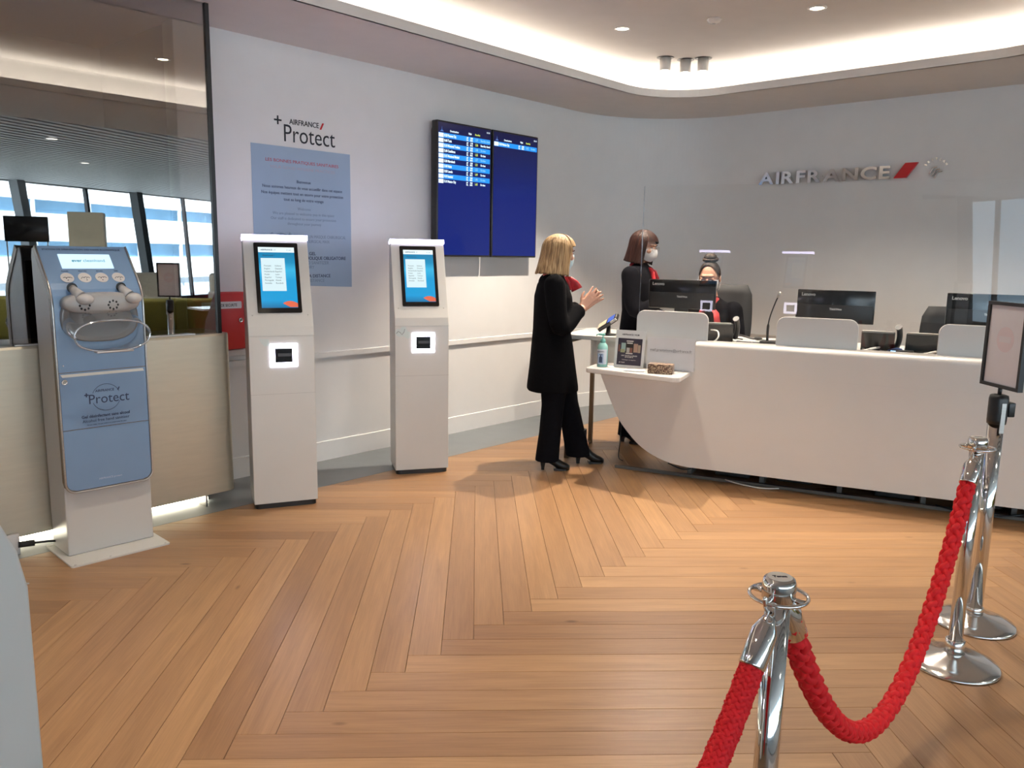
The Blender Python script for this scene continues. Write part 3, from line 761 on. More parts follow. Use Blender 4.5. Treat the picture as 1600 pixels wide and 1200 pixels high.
for s_, z in (('Welcome', -.418), ('We are pleased to welcome you in this space', -.452), ('Our staff is dedicated to ensure your protection', -.486), ('throughout your journey', -.520)):
    l_.text(s_, .027, PW_ / 2, -.0018, PH_ + z, 'CENTER')
l_.text('PORTEZ UN MASQUE CHIRURGICAL', .031, .325, -.0018, PH_ - .607, squash=.82); l_.text('WEAR A SURGICAL MASK', .03, .325, -.0018, PH_ - .640, squash=.8)
l_.text('USE OF HAND SANITIZER', .031, .235, -.0018, PH_ - .789); l_.text('IS COMPULSORY', .031, .235, -.0018, PH_ - .820); l_.text('KEEP YOUR DISTANCE', .031, .235, -.0018, PH_ - .914)
l_.build('light_lettering', mat('print_slate', (.16, .23, .34), .5), po)
pm = MB(); 
pm.tube([(.15, -.002, PH_ - .60), (.175, -.002, PH_ - .585), (.205, -.002, PH_ - .578), (.235, -.002, PH_ - .585), (.262, -.002, PH_ - .60)], .003, 5)
pm.tube([(.15, -.002, PH_ - .60), (.14, -.002, PH_ - .575), (.13, -.002, PH_ - .58), (.135, -.002, PH_ - .62), (.155, -.002, PH_ - .66)], .0025, 5)
pm.tube([(.262, -.002, PH_ - .60), (.275, -.002, PH_ - .572), (.283, -.002, PH_ - .58), (.275, -.002, PH_ - .62), (.258, -.002, PH_ - .66)], .0025, 5)
pm.prism([(.152, PH_ - .66), (.26, PH_ - .66), (.262, PH_ - .603), (.205, PH_ - .582), (.15, PH_ - .603)], -.0018, -.0014)
pm.build('mask_pictogram', mat('print_slate', (.16, .23, .34), .5), po)

# ================================================================== FLIGHT SCREENS
def tv(label, a0, a1, rows, wtot, tv_z=1.512):
    t = thing('flight_screen', label, 'screen', W((a0 + a1) / 2, .0, tv_z), TH_L, 'wall mounted flight screens')
    hw = (a1 - a0) / 2; h = 1.056
    m = MB(); m.rbox((-hw, -.122, 0), (hw, -.06, h), .008)
    m.build('housing', BLACK, t)
    m = MB(); m.loft([[(x * k, y, h / 2 + z * k2) for x, z in rrect(-hw, -h / 2, hw, h / 2, .05)] for k, k2, y in ((.985, .985, -.062), (.93, .94, -.03), (.80, .85, -.012))], True, True); m.build('back_shell', BLACK, t)
    MB().box((-.2, -.014, h / 2 - .2), (.2, -.0005, h / 2 + .2)).build('wall_bracket', STEEL, t)
    bz = .014
    w0, w1, z0, z1 = -hw + bz, hw - bz, bz, h - bz
    pn = MB().box((w0, -.1232, z0), (w1, -.122, z1)).build('screen', tv_mat(), t, label='dark blue screen')
    w = w1 - w0; hd = .078; rh = .0392
    bar = emit('tv_row_blue', (.01, .25, .88), 1.15); wht = emit('tv_white', (.78, .93, 1.0), 1.1); yel = emit('tv_yellow', (.70, .85, .12), .9); pale = emit('tv_pale', (.25, .60, 1.0), 1.0)
    hdm = MB(); hdm.text('Destination', .02, w0 + .125, -.1236, z1 - .066, bold=.02); hdm.text('Flight', .02, w0 + .33, -.1236, z1 - .062, bold=.02, squash=.8); hdm.text('10:10', .018, w1 - .05, -.1236, z1 - .03); hdm.build('header_lettering', wht, pn)
    MB().text('Boarding', .02, w0 + .405, -.1236, z1 - .062, bold=.02, squash=.8).build('gate_heading', yel, pn)
    MB().prism([(w0 + .018, z1 - .07), (w0 + .058, z1 - .07), (w0 + .041, z1 - .058), (w0 + .038, z1 - .03), (w0 + .035, z1 - .058)], -.1236, -.1232).build('aircraft_mark', emit('tv_dimblue', (.08, .2, .6), .8), pn)
    for i, (tm, city, g, st) in enumerate(rows):
        za = z1 - hd - rh * (i + 1); zb_ = za + rh - .001
        lit = i % 2 == 0
        if lit: MB().box((w0 + .003, -.1235, za), (w1 - .006, -.1232, zb_)).build('row_bar', bar, pn)
        MB().box((w0 + .003, -.1238, za + .004), (w0 + .055, -.1235, zb_ - .003)).build('logo_tile', wht, pn)
        lm = MB(); lm.text(tm + ' ' + city, .027, w0 + .058, -.1239, za + .0115, bold=.03, squash=.66)
        lm.text('AF', .018, w0 + .308, -.1239, za + .021, bold=.03); lm.text('DL', .018, w0 + .308, -.1239, za + .004, bold=.03)
        lm.text('1%d%d8' % (i % 9, (i * 7) % 10), .018, w0 + .348, -.1239, za + .021, bold=.03, squash=.85); lm.text('86%d2' % (i % 10), .018, w0 + .348, -.1239, za + .004, bold=.03, squash=.85)
        if not lit: lm.text(st, .024, w0 + .47, -.1239, za + .012, bold=.02, squash=.72)
        lm.build('row_lettering', wht, pn)
        gm = MB(); gm.text(g, .026, w0 + .408, -.1239, za + .012, bold=.02, squash=.8)
        if lit: gm.text(st, .024, w0 + .47, -.1239, za + .012, bold=.02, squash=.72)
        gm.build('gate_lettering', pale if lit else yel, pn)
    return t
def tv_mat():
    if 'tv_panel' in MATS: return MATS['tv_panel']
    m = bpy.data.materials.new('tv_panel'); m.use_nodes = True; MATS['tv_panel'] = m; nt = m.node_tree; p = nt.nodes['Principled BSDF']
    tc = nt.nodes.new('ShaderNodeTexCoord'); sp = nt.nodes.new('ShaderNodeSeparateXYZ'); nt.links.new(tc.outputs['Generated'], sp.inputs[0])
    rp = nt.nodes.new('ShaderNodeValToRGB'); e = rp.color_ramp.elements
    e[0].position = 0; e[0].color = (.006, .018, .17, 1); e[1].position = 1; e[1].color = (.012, .012, .05, 1)
    for pos, c in ((.5, (.007, .016, .155, 1)), (.75, (.008, .014, .10, 1))):
        x = e.new(pos); x.color = c
    nt.links.new(sp.outputs['Z'], rp.inputs['Fac'])
    p.inputs['Base Color'].default_value = (.004, .004, .008, 1); p.inputs['Roughness'].default_value = .12; p.inputs['Specular IOR Level'].default_value = .18
    nt.links.new(rp.outputs[0], p.inputs['Emission Color']); p.inputs['Emission Strength'].default_value = 1.0
    return m
ROWS = [('10:20', 'Panama City', 'L37', 'Boarding closed'), ('10:40', 'Tunis', 'L26', 'Boarding closed'), ('12:10', 'Montreal Trudeau', 'L48', 'On time'), ('12:40', 'Casablanca', 'L25', 'On time'), ('13:15', 'Montreal Mirabel', 'L27', 'On time'), ('13:30', 'Marrakech', 'L21', 'On time'), ('13:40', 'Rabat', 'L23', 'On time'), ('13:50', 'Luanda', 'L49', 'On time'), ('14:10', 'Istanbul', 'L46', 'On time'), ('15:10', 'Mexico City', 'L43', 'On time')]
tv('left portrait flight screen with ten rows of departures, wall mounted', 4.362, 4.978, ROWS, 0)
tv('right portrait flight screen, almost empty with a single departure row', 4.99, 5.575, [('15:30', 'Mexico City', 'L42', 'On time')], 0)
# ================================================================== COUNTER
cnt = thing('reception_counter', 'long white reception counter with a swept rounded left end and low recessed base', 'counter', C0, TC)
# local: x = s along the counter, y = away from the viewer, z up
S1 = 3.4
edge = [(-.893, .684), (-.819, .518), (-.762, .402), (-.692, .311), (-.599, .219), (-.494, .156), (-.366, .114), (-.241, .1)]
def smooth_path(pts, n=4):
    out = []
    for i in range(len(pts) - 1):
        p0, p1, p2, p3 = (Vector(pts[max(i - 1, 0)]), Vector(pts[i]), Vector(pts[i + 1]), Vector(pts[min(i + 2, len(pts) - 1)]))
        for k in range(n):
            t = k / n
            out.append(tuple(.5 * ((2 * p1) + (p2 - p0) * t + (2 * p0 - 5 * p1 + 4 * p2 - p3) * t * t + (3 * p1 - p0 - 3 * p2 + p3) * t ** 3)))
    out.append(tuple(pts[-1])); return out
sw_ = smooth_path(edge, 4)
# swept front: lower part with the rounded end, full height part to the right with a rolled top edge
low = [(-.93, .772), (-.905, .72)] + sw_ + [(S1, .1), (S1, .772)]
m = MB(); m.prism(low, 0, .05)
m.build('front_panel', GLOSSW, cnt)
up = [(0, .7722)]
for i in range(9):
    t = R(180 - 90 * i / 8); up.append((.035 + .035 * math.cos(t), .94 + .035 * math.sin(t)))
up += [(.17, .975), (.17, .955), (.05, .955), (.05, .7722)]
m = MB(); m.loft([[(s_, y, z) for y, z in up] for s_ in (-.236, S1)], True, True, smooth=False)
m.build('rolled_top_edge', GLOSSW, cnt)
m = MB(); m.slab(rrect(-1.27, .17, S1, .80, .05, 5, 'ad'), .925, .955); dk_ = m.build('work_top', GLOSSW, cnt, label='white work surface behind the front')
# niche behind the side shelf: a rounded back
nb = [(-.236, .20)]
for i in range(13):
    t = R(-90 - 180 * i / 12); nb.append((-.98 + .10 * math.cos(t), .30 + .10 * math.sin(t)))
nb += [(-.236, .40)]
m = MB(); m.slab(nb, .70, .925); m.build('niche_back', GLOSSW, cnt, bevel=.003)
# side shelf
shf = [(-.955, .30)] + [(-.955, -.10)]
x0, x1, y0 = -.955, -.262, -.30
shf = [(-.93, .05), (x0, .0)] 
for i in range(7):
    t = R(180 + 90 * i / 6); shf.append((x0 + .04 + .04 * math.cos(t), -.195 + .04 + .04 * math.sin(t)))
for i in range(7):
    t = R(270 + 90 * i / 6); shf.append((x1 - .06 + .06 * math.cos(t), -.33 + .06 + .06 * math.sin(t)))
shf += [(x1, .0), (x1, .05)]
m = MB(); m.slab(shf, .735, .772); m.build('side_shelf', GLOSSW, cnt, bevel=.008)
MB().box((-.94, .05, .74), (-.236, .21, .768)).build('niche_floor', GLOSSW, cnt)
# recessed plinth and structure beneath
MB().box((-.80, .10, .0), (S1, .13, .020)).build('base_rail', mat('rail_dark', (.13, .115, .10), .5), cnt)
MB().box((-.3, .50, .0), (S1, .54, .90)).build('inner_panel', mat('inner_dark', (.06, .055, .05), .7), cnt)
for s_ in (-.28, .22, .72, 1.22, 1.72, 2.2):
    MB().box((s_, .17, .0), (s_ + .03, .5, .76)).build('rib_panel', mat('rib_grey', (.16, .15, .14), .6), cnt)
for s_, n_, z_ in ((-.10, .26, .12), (.32, .3, .13), (.95, .24, .11), (1.45, .28, .13), (1.95, .25, .12)):
    MB().rbox((s_, n_, .003), (s_ + .24, n_ + .12, z_), .008).build('cable_box', mat('box_dark', (.03, .03, .03), .6), cnt)
for k, (pts, c_) in enumerate((([(.0, .10, .02), (.1, .06, .012), (.25, .04, .008), (.36, .09, .008)], GLOSSW), ([(-.42, .16, .07), (-.3, .15, .04), (-.22, .2, .06)], BLACK), ([(1.3, .1, .03), (1.5, .06, .01), (1.7, .1, .02), (1.9, .16, .06)], BLACK), ([(2.0, .16, .05), (2.2, .09, .01), (2.5, .1, .01)], BLACK))):
    MB().tube(smooth_path(pts, 5), .005, 6).build('floor_cable', c_, cnt)
MB().tube(smooth_path([(-.86, .55, .92), (-.87, .5, .5), (-.86, .42, .14), (-.85, .36, .02), (-.80, .30, .008)], 5), .004, 6).build('hanging_cable', BLACK, cnt)
# bronze frame legs under the free end of the work top
fr = MB()
m = MB()
for y in (.19, .75): m.box((-1.235, y, 0), (-1.205, y + .03, .895))
MB().box((-1.235, .19, 0), (-1.205, .22, .895)).build('frame_leg', BRONZE, cnt)
MB().box((-1.235, .75, 0), (-1.205, .78, .895)).build('frame_leg', BRONZE, cnt)
MB().box((-1.235, .19, .895), (-1.205, .78, .925)).build('frame_bar', BRONZE, cnt)
MB().box((-1.235, .22, 0), (-1.205, .75, .02)).build('frame_bar', BRONZE, cnt)
MB().rbox((2.15, -.004, .80), (2.3, .0, .85), .0015).build('name_plate', BRONZE, cnt)
# ---------------------------------------------------------------- privacy panels
PANELM = mat('panel_grey_white', (.66, .65, .63), .45, var=.012)
for i, (a, b, lb_) in enumerate(((-.685, -.182, 'white rounded privacy panel in front of the seated woman, nearest the blond woman'), (.268, .768, 'white rounded privacy panel in the middle of the counter, beside the microphone'), (1.222, 1.725, 'white rounded privacy panel at the right, half hidden by the sign stand'))):
    t = thing('privacy_panel', lb_, 'privacy panel', CT((a + b) / 2, -.12, .955 if i else .955), TC, 'white privacy panels on the counter')
    h = .212; hw = (b - a) / 2
    MB().prism(rrect(-hw, .0 if i else -.0, hw, h, .055, 8, 'cd'), 0, .022).build('panel', PANELM, t, bevel=.003)
    for x in (-hw * .6, hw * .6): MB().rbox((x - .02, .022, 0), (x + .02, .05, .03), .003).build('foot_clip', STEEL, t)
# ---------------------------------------------------------------- plexiglass
px = thing('plexiglass_screen', 'large clear plexiglass hygiene screen standing on the counter in front of the staff', 'plexiglass screen', CT(1.7, -.150, .955), TC - R(2.0))
PLEXI = glass('plexiglass', (.975, .975, .97), .005)
xl = -.70 - 1.7
tilt = math.tan(R(-1.1))
MB().add([(xl, 0, 0), (1.6, 0, 0), (1.6, .0, 1.078), (xl, .0, 1.078)], [(0, 1, 2, 3)]).build('sheet', PLEXI, px)
MB().box((xl - .004, -.003, 0), (xl, .003, 1.078)).build('polished_edge', glass('plexi_edge', (.72, .76, .80), .25), px)
for s_ in (-2.2, -1.6, -.8, -.6, .3): MB().rbox((s_, -.02, 0), (s_ + .05, .02, .025), .003).build('foot_block', glass('foot_plexi', (.9, .9, .9), .1), px)
# ---------------------------------------------------------------- monitors
def monitor(s0, s1, zt, zb_, lb_, n_=-.47):
    t = thing('computer_monitor', lb_, 'monitor', CT((s0 + s1) / 2, n_, .955), TC, 'black monitors seen from behind')
    hw = (s1 - s0) / 2; zt -= .955; zb_ -= .955
    MB().rbox((-hw, 0, zb_), (hw, .028, zt), .005).build('back_cover', BLACKG, t)
    MB().rbox((-hw + .01, -.003, zb_ + .005), (hw - .01, 0, zb_ + .42 * (zt - zb_) + .03), .001).build('lower_cover', BLACK, t)
    MB().box((-hw + .006, .0278, zb_ + .01), (hw - .006, .0292, zt - .006)).build('display', mat('display_off', (.03, .04, .06), .2), t)
    MB().text('Lenovo', .030, -hw + .026, -.0008, zt - .042, bold=.03).build('lettering', mat('print_silver', (.55, .54, .52), .4), t)
    MB().text('ThinkVision', .018, -.035, -.0035, zb_ + .42 * (zt - zb_) - .005, bold=.06, squash=.9).build('model_lettering', mat('print_silver', (.55, .54, .52), .4), t)
    MB().rbox((-.05, .0, .008), (.05, .018, zb_ + .1), .004).build('stand_neck', BLACK, t)
    MB().rbox((-.12, -.10, 0), (.12, .12, .012), .004).build('stand_foot', BLACK, t)
    return t
monitor(-.70, -.205, 1.377, 1.165, 'black computer monitor seen from behind, in front of the seated woman')
monitor(.355, .85, 1.338, 1.115, 'black computer monitor seen from behind, middle of the counter right of the microphone')
monitor(1.272, 1.775, 1.345, 1.12, 'black computer monitor seen from behind, at the right behind the sign stand')
# ---------------------------------------------------------------- desk phones
def phone(s_, n_, lb_, rot=0):
    t = thing('desk_phone', lb_, 'phone', CT(s_, n_, .955), TC + R(rot), 'black desk phones')
    m = MB(); m.loft([[(x, y, z) for y, z in ((-.03, .0), (-.075, .125), (-.06, .135), (.08, .03), (.085, 0))] for x in (-.10, .10)], True, True, smooth=False); m.build('housing', BLACK, t, bevel=.004)
    MB().rbox((-.095, -.085, .125), (.085, -.055, .138), .003).build('display_edge', mat('phone_grey', (.30, .29, .27), .4), t)
    hs = MB(); hs.tube(smooth_path([(.115, -.07, .17), (.122, -.05, .15), (.128, -.01, .10), (.122, .05, .045), (.112, .075, .03)], 4), [(.022, .022)] * 2 + [(.018, .018)] * 12 + [(.022, .022)] * 3, 12); hs.build('handset', BLACK, t)
    MB().rbox((-.09, -.05, 0), (-.075, .05, .02), .003).build('foot', mat('phone_grey', (.30, .29, .27), .4), t)
    return t
phone(.885, -.34, 'black desk phone with its handset up, between the middle monitor and the blue cables')
phone(1.15, -.34, 'black desk phone just left of the right privacy panel', 0)
phone(-.15, -.36, 'black desk phone at the right edge of the left privacy panel', 8)
# ---------------------------------------------------------------- microphone, keyboards, papers, cables
t = thing('gooseneck_microphone', 'thin black gooseneck desk microphone beside the middle privacy panel', 'microphone', CT(.20, -.32, .955), TC)
MB().slab(rrect(-.055, -.06, .055, .06, .02, 4), 0, .028).build('base', BLACK, t, bevel=.004)
MB().tube(smooth_path([(-.01, 0, .028), (-.01, 0, .13), (.0, 0, .2), (.03, .0, .30), (.045, .0, .335)], 5), [.009] * 6 + [.0045] * 15, 8).build('gooseneck', BLACK, t)
MB().tube([(.040, 0, .325), (.050, 0, .355), (.054, 0, .365)], [.009, .011, .006], 10).build('capsule', STEEL, t)
for s_, n_, rz_, nm, lb_ in ((.06, -.42, 4, 'paper_sheet', 'white paper sheet with dark photo on the desk left of the microphone'), (.14, -.30, -6, 'paper_sheet', 'dark printed card under the microphone base')):
    t = thing(nm, lb_, 'paper', CT(s_, n_, .955), TC + R(rz_))
    MB().box((-.12, -.08, 0), (.10, .08, .0015)).build('sheet', mat('paper_white', (.72, .71, .68), .7), t)
    MB().box((-.09, -.06, .0015), (.07, .05, .002)).build('printed_area', mat('print_dark', (.05, .05, .055), .5), t)
t = thing('telephone_headset', 'tangled black headset lying on the desk right of the seated woman', 'headset', CT(.0, -.52, .957), TC)
MB().tube(smooth_path([(-.08, 0, .012), (-.05, .05, .03), (.0, .07, .02), (.05, .04, .012), (.09, .03, .012)], 5), .007, 8).build('headband', BLACK, t)
MB().ell((.10, .03, .015), (.03, .022, .014)).build('ear_cushion', BLACK, t); MB().tube(smooth_path([(-.08, 0, .012), (-.1, -.05, .01), (-.04, -.07, .016), (.0, -.03, .008)], 5), .005, 6).build('boom', BLACK, t)
def cable(name, lb_, pts, r_, m_):
    o = MB().tube(smooth_path(pts, 6), r_, 8).build(name, m_); return tag(o, lb_, 'cable')
BLUEC = mat('cable_blue', (.10, .16, .42), .5)
cable('data_cable', 'blue cable coiled on the counter right of the middle desk phone', [CT(.95, -.30, .965), CT(1.0, -.27, .985), CT(1.03, -.35, .97), CT(.97, -.38, .965), CT(1.0, -.30, .975), CT(1.07, -.33, .965)], .006, BLUEC)
cable('power_cable', 'thick white cable on the counter below the middle desk phone', [CT(.76, -.25, .963), CT(.80, -.21, .963), CT(.85, -.22, .978), CT(.90, -.30, .985)], .008, GLOSSW)
cable('power_cable', 'thick white cable on the counter left of the right privacy panel', [CT(1.10, -.22, .963), CT(1.14, -.2, .963), CT(1.18, -.21, .972), CT(1.23, -.26, .98)], .008, GLOSSW)
cable('power_cable', 'looped white cable at the right edge of the left privacy panel', [CT(-.20, -.22, .963), CT(-.15, -.2, .967), CT(-.125, -.22, 1.0), CT(-.14, -.25, 1.035), CT(-.19, -.28, 1.04)], .006, GLOSSW)
t = thing('adapter_box', 'black cable adapter with a blue light on the counter between the two desk phones', 'adapter', CT(1.03, -.27, .955), TC)
MB().rbox((-.07, -.02, 0), (.07, .025, .022), .004).build('housing', BLACK, t)
MB().box((-.065, -.0207, .006), (-.035, -.02, .018)).build('status_light', emit('blue_light', (.35, .65, 1), 2.0), t)
# ---------------------------------------------------------------- payment terminal at the left end
t = thing('payment_terminal', 'black payment terminal with a blue screen at the left end of the counter', 'payment terminal', CT(-.955, -.32, .955), TC + R(-14))
MB().lathe([(.06, 0), (.06, .01), (.018, .016), (.014, .075)], 20).build('stand', BLACK, t)
M = Matrix.Translation((0, 0, .10)) @ Matrix.Rotation(R(-32), 4, 'Y') @ Matrix.Rotation(R(35), 4, 'X')
MB().rbox((-.10, -.04, -.018), (.085, .04, .012), .008, 3, M).build('body', BLACK, t)
MB().box((.0, -.032, .012), (.065, .032, .0135), M).build('screen', emit('terminal_blue', (.06, .17, .75), .8), t)
MB().box((-.095, -.03, .012), (-.015, .03, .014), M).build('keypad', mat('keypad_beige', (.52, .44, .32), .5), t)
MB().box((.03, -.046, -.005), (.085, -.04, .012), M).build('side_stripe', GLOSSW, t)
# ---------------------------------------------------------------- things on the side shelf
ZS = .772
t = thing('gel_bottle', 'turquoise hand gel pump bottle with a printed label on the side shelf', 'bottle', CT(-.865, .085, ZS), TC)
TEAL = mat('teal_plastic', (.20, .55, .50), .3, coat=.2)
MB().lathe([(.034, 0), (.037, .004), (.037, .135), (.034, .15), (.022, .165), (.0155, .172)], 28).build('flask', mat('teal_clear', (.30, .60, .56), .25, coat=.3), t)
MB().lathe([(.019, .170), (.019, .188), (.010, .196), (.007, .2)], 20).build('cap', TEAL, t)
hd_ = MB(); hd_.cyl((0, 0, .196), (0, 0, .222), .006, 10); hd_.rbox((-.032, -.011, .22), (.014, .011, .234), .004); hd_.tube([(-.03, 0, .227), (-.042, 0, .224), (-.047, 0, .216)], .0045, 8); hd_.build('pump_head', TEAL, t)
lbm = MB(); NB_ = 12
lbm.loft([[(.0376 * math.sin(R(-70 + 140 * i / NB_)), -.0376 * math.cos(R(-70 + 140 * i / NB_)), z) for i in range(NB_ + 1)] for z in (.02, .125)], False, False)
lbl = lbm.build('label_sheet', mat('label_white', (.66, .71, .78), .4), t)
im = MB(); im.prism([(-.012, .032), (.012, .032), (.012, .068), (.006, .076), (.003, .078), (.003, .086), (.011, .086), (.011, .090), (-.011, .090), (-.011, .086), (-.003, .086), (-.003, .078), (-.006, .076), (-.012, .068)], -.0392, -.0378)
im.build('bottle_image', NAVY, lbl); MB().box((-.020, -.0389, .026), (.020, -.0372, .096)).build('label_panel', mat('label_blue', (.36, .48, .66), .4), lbl)
MB().text('AIRFRANCE /', .0085, 0, -.0382, .107, 'CENTER', bold=.03).build('label_lettering', NAVY, lbl)
t = thing('leaflet', 'small white leaflet lying under the gel bottle on the side shelf', 'paper', CT(-.825, .06, ZS), TC + R(-6))
MB().box((-.07, -.03, 0), (.06, .05, .0012)).build('sheet', mat('paper_grey', (.62, .63, .60), .6), t); MB().box((-.055, -.02, .0012), (.0, .02, .0016)).build('printed_area', mat('print_slate', (.16, .23, .34), .5), t)
t = thing('tent_card', 'white upright table card with a dark printed picture on the side shelf', 'table card', CT(-.685, .05, ZS), TC + R(-2))
cw, ch_, lean = .108, .262, R(8)
Mc = Matrix.Rotation(-lean, 4, 'X')
MB().prism([(-cw, 0), (cw, 0), (cw, ch_), (-cw, ch_)], -.002, .0, Mc).build('card', mat('card_white', (.72, .71, .70), .5), t)
MB().prism([(-cw, 0), (cw, 0), (cw, .1), (-cw, .1)], -.0015, .0, Matrix.Translation((0, .09, 0)) @ Matrix.Rotation(R(25), 4, 'X')).build('rear_foot', mat('card_white', (.72, .71, .70), .5), t)
pc_ = MB().prism([(-.088, .018), (.088, .018), (.088, .205), (-.088, .205)], -.0026, -.002, Mc).build('printed_picture', mat('print_plum', (.035, .028, .045), .35), t)
def pic(x0, z0, x1, z1, c_, nm, d=.0): MB().prism([(x0, z0), (x1, z0), (x1, z1), (x0, z1)], -.0030 - d, -.0026, Mc).build(nm, c_, pc_)
pic(-.028, .098, .026, .188, mat('pic_black', (.02, .015, .012), .4), 'phone_image'); pic(-.022, .168, .02, .176, mat('pic_cream', (.62, .58, .52), .5), 'screen_text', .0004); pic(-.022, .106, .0, .14, mat('pic_grey', (.45, .42, .38), .5), 'screen_image', .0004); pic(.002, .106, .02, .14, mat('pic_brown', (.22, .09, .06), .5), 'screen_image', .0004); pic(-.026, .182, .024, .190, mat('pic_cream', (.62, .58, .52), .5), 'frame_image', .0005); pic(-.026, .096, .024, .104, mat('pic_cream', (.62, .58, .52), .5), 'frame_image', .0005)
pic(-.062, .115, -.03, .172, mat('pic_teal', (.30, .42, .40), .5), 'card_image'); pic(-.066, .105, -.034, .128, mat('pic_olive', (.32, .32, .18), .5), 'card_image', .0003); pic(.028, .11, .058, .17, mat('pic_skin', (.40, .25, .18), .5), 'card_image'); pic(.06, .108, .078, .162, mat('pic_tan', (.36, .28, .2), .5), 'card_image'); pic(-.082, .11, -.07, .16, mat('pic_brown', (.22, .09, .06), .5), 'card_image')
MB().text('AIRFRANCE / KLM', .0155, 0, -.0026, .226, 'CENTER', bold=.02, M=Mc).build('lettering', PRINT, t)
MB().text('LIRE TOUTE LA PRESSE', .0115, 0, -.0030, .080, 'CENTER', bold=.02, M=Mc).text('EN ILLIMITÉ', .0115, 0, -.0030, .070, 'CENTER', bold=.02, M=Mc).text('Téléchargez vos magazines', .0095, 0, -.0030, .052, 'CENTER', M=Mc).text('AF  PLAY', .011, -.05, -.0030, .032, 'CENTER', bold=.03, M=Mc).build('picture_lettering', mat('pic_cream', (.62, .58, .52), .5), pc_)
t = thing('napkin_stack', 'small stack of white paper slips in front of the table card', 'paper', CT(-.60, .18, ZS), TC + R(6))
for k in range(3): MB().box((-.075 + .004 * k, -.045, .003 * k), (.07 - .003 * k, .04, .003 * k + .0028), Matrix.Rotation(R(3 * k), 4, 'Z')).build('paper_slip', mat('paper_white', (.72, .71, .68), .7), t)
t = thing('display_box', 'small dark brown patterned cardboard box on the side shelf', 'box', CT(-.42, .185, ZS), TC + R(4))
BOXM = bpy.data.materials.new('box_pattern'); BOXM.use_nodes = True
_nt = BOXM.node_tree; _p = _nt.nodes['Principled BSDF']; _tc = _nt.nodes.new('ShaderNodeTexCoord'); _v = _nt.nodes.new('ShaderNodeTexNoise'); _v.inputs['Scale'].default_value = 42; _v.inputs['Distortion'].default_value = 2.5; _v.inputs['Detail'].default_value = 2
_nt.links.new(_tc.outputs['Object'], _v.inputs['Vector']); _r = _nt.nodes.new('ShaderNodeValToRGB'); _nt.links.new(_v.outputs['Fac'], _r.inputs['Fac'])
_r.color_ramp.elements[0].position = .47; _r.color_ramp.elements[0].color = (.07, .028, .016, 1); _r.color_ramp.elements[1].position = .56; _r.color_ramp.elements[1].color = (.42, .30, .20, 1)
_nt.links.new(_r.outputs[0], _p.inputs['Base Color']); _p.inputs['Roughness'].default_value = .3
MB().rbox((-.082, -.04, 0), (.082, .05, .062), .003).build('carton', BOXM, t); MB().box((-.078, -.036, .062), (.078, .046, .0635)).build('lid', BOXM, t)
t = thing('contact_sign', 'white upright notice with an e-mail address behind the brown box on the shelf', 'sign', CT(-.40, .012, ZS), TC)
MB().prism([(-.165, 0), (.165, 0), (.165, .222), (-.165, .222)], -.002, .0).build('plate', mat('sign_white', (.68, .67, .68), .35), t)
MB().text('mail.prestations@airfrance.fr', .0245, 0, -.0024, .128, 'CENTER', bold=.008).build('lettering', mat('print_grey', (.22, .21, .21), .5), t)
MB().box((-.145, -.0024, .1225), (.148, -.0021, .1235)).build('underline', mat('print_grey', (.22, .21, .21), .5), t)
MB().rbox((-.15, -.02, 0), (.15, .01, .008), .002).build('holder', CLEAR, t)
# ---------------------------------------------------------------- staff chairs
def chair(s_, n_, lb_, zt=1.33, rot=0):
    t = thing('swivel_chair', lb_, 'chair', CT(s_, n_), TC + R(rot), 'black swivel chairs behind the counter')
    CH = mat('chair_black', (.014, .014, .015), .7, var=.2, vscale=60)
    zs = zt - .70
    bk = MB(); rings = []
    for k in range(9):
        z = zs + .08 + (zt - zs - .08) * k / 8; hw = .215 + .02 * math.sin(math.pi * k / 8) - (.03 if k == 8 else 0)
        y = .20 + .05 * math.sin(math.pi * .5 * k / 8)
        rings.append([(x * hw, y + .03 * (1 - abs(x) ** 2) + d, z) for x, d in ((-1, 0), (-.6, 0), (0, 0), (.6, 0), (1, 0), (1, .04), (.6, .05), (0, .05), (-.6, .05), (-1, .04))])
    bk.loft(rings, True, True); bk.build('backrest', CH, t)
    st = MB(); st.rbox((-.23, -.24, zs - .04), (.23, .22, zs + .04), .035, 4); st.build('seat', CH, t)
    MB().cyl((0, 0, .10), (0, 0, zs - .03), .028, 14).build('gas_lift', STEEL, t)
    MB().tube([(0, .16, zs - .02), (0, .26, zs + .0), (0, .25, zs + .2)], .018, 8).build('back_support', BLACK, t)
    for i in range(5):
        d = Vector((math.cos(R(72 * i)), math.sin(R(72 * i)), 0))
        MB().tube([d * .02 + Vector((0, 0, .11)), d * .27 + Vector((0, 0, .075))], [.02, .014], 8).build('leg', BLACK, t)
        w = Matrix.Translation(d * .28 + Vector((0, 0, .03))) @ Matrix.Rotation(R(90), 4, 'X'); MB().lathe([(.028, -.012), (.03, 0), (.028, .012)], 14, w).build('castor', BLACK, t)
    return t
chair(-.30, -1.10, 'black swivel chair with the seated woman in it', 1.325)
chair(.50, -1.08, 'black swivel chair behind the middle monitor', 1.20)
chair(1.40, -1.08, 'black swivel chair behind the right monitor', 1.21)
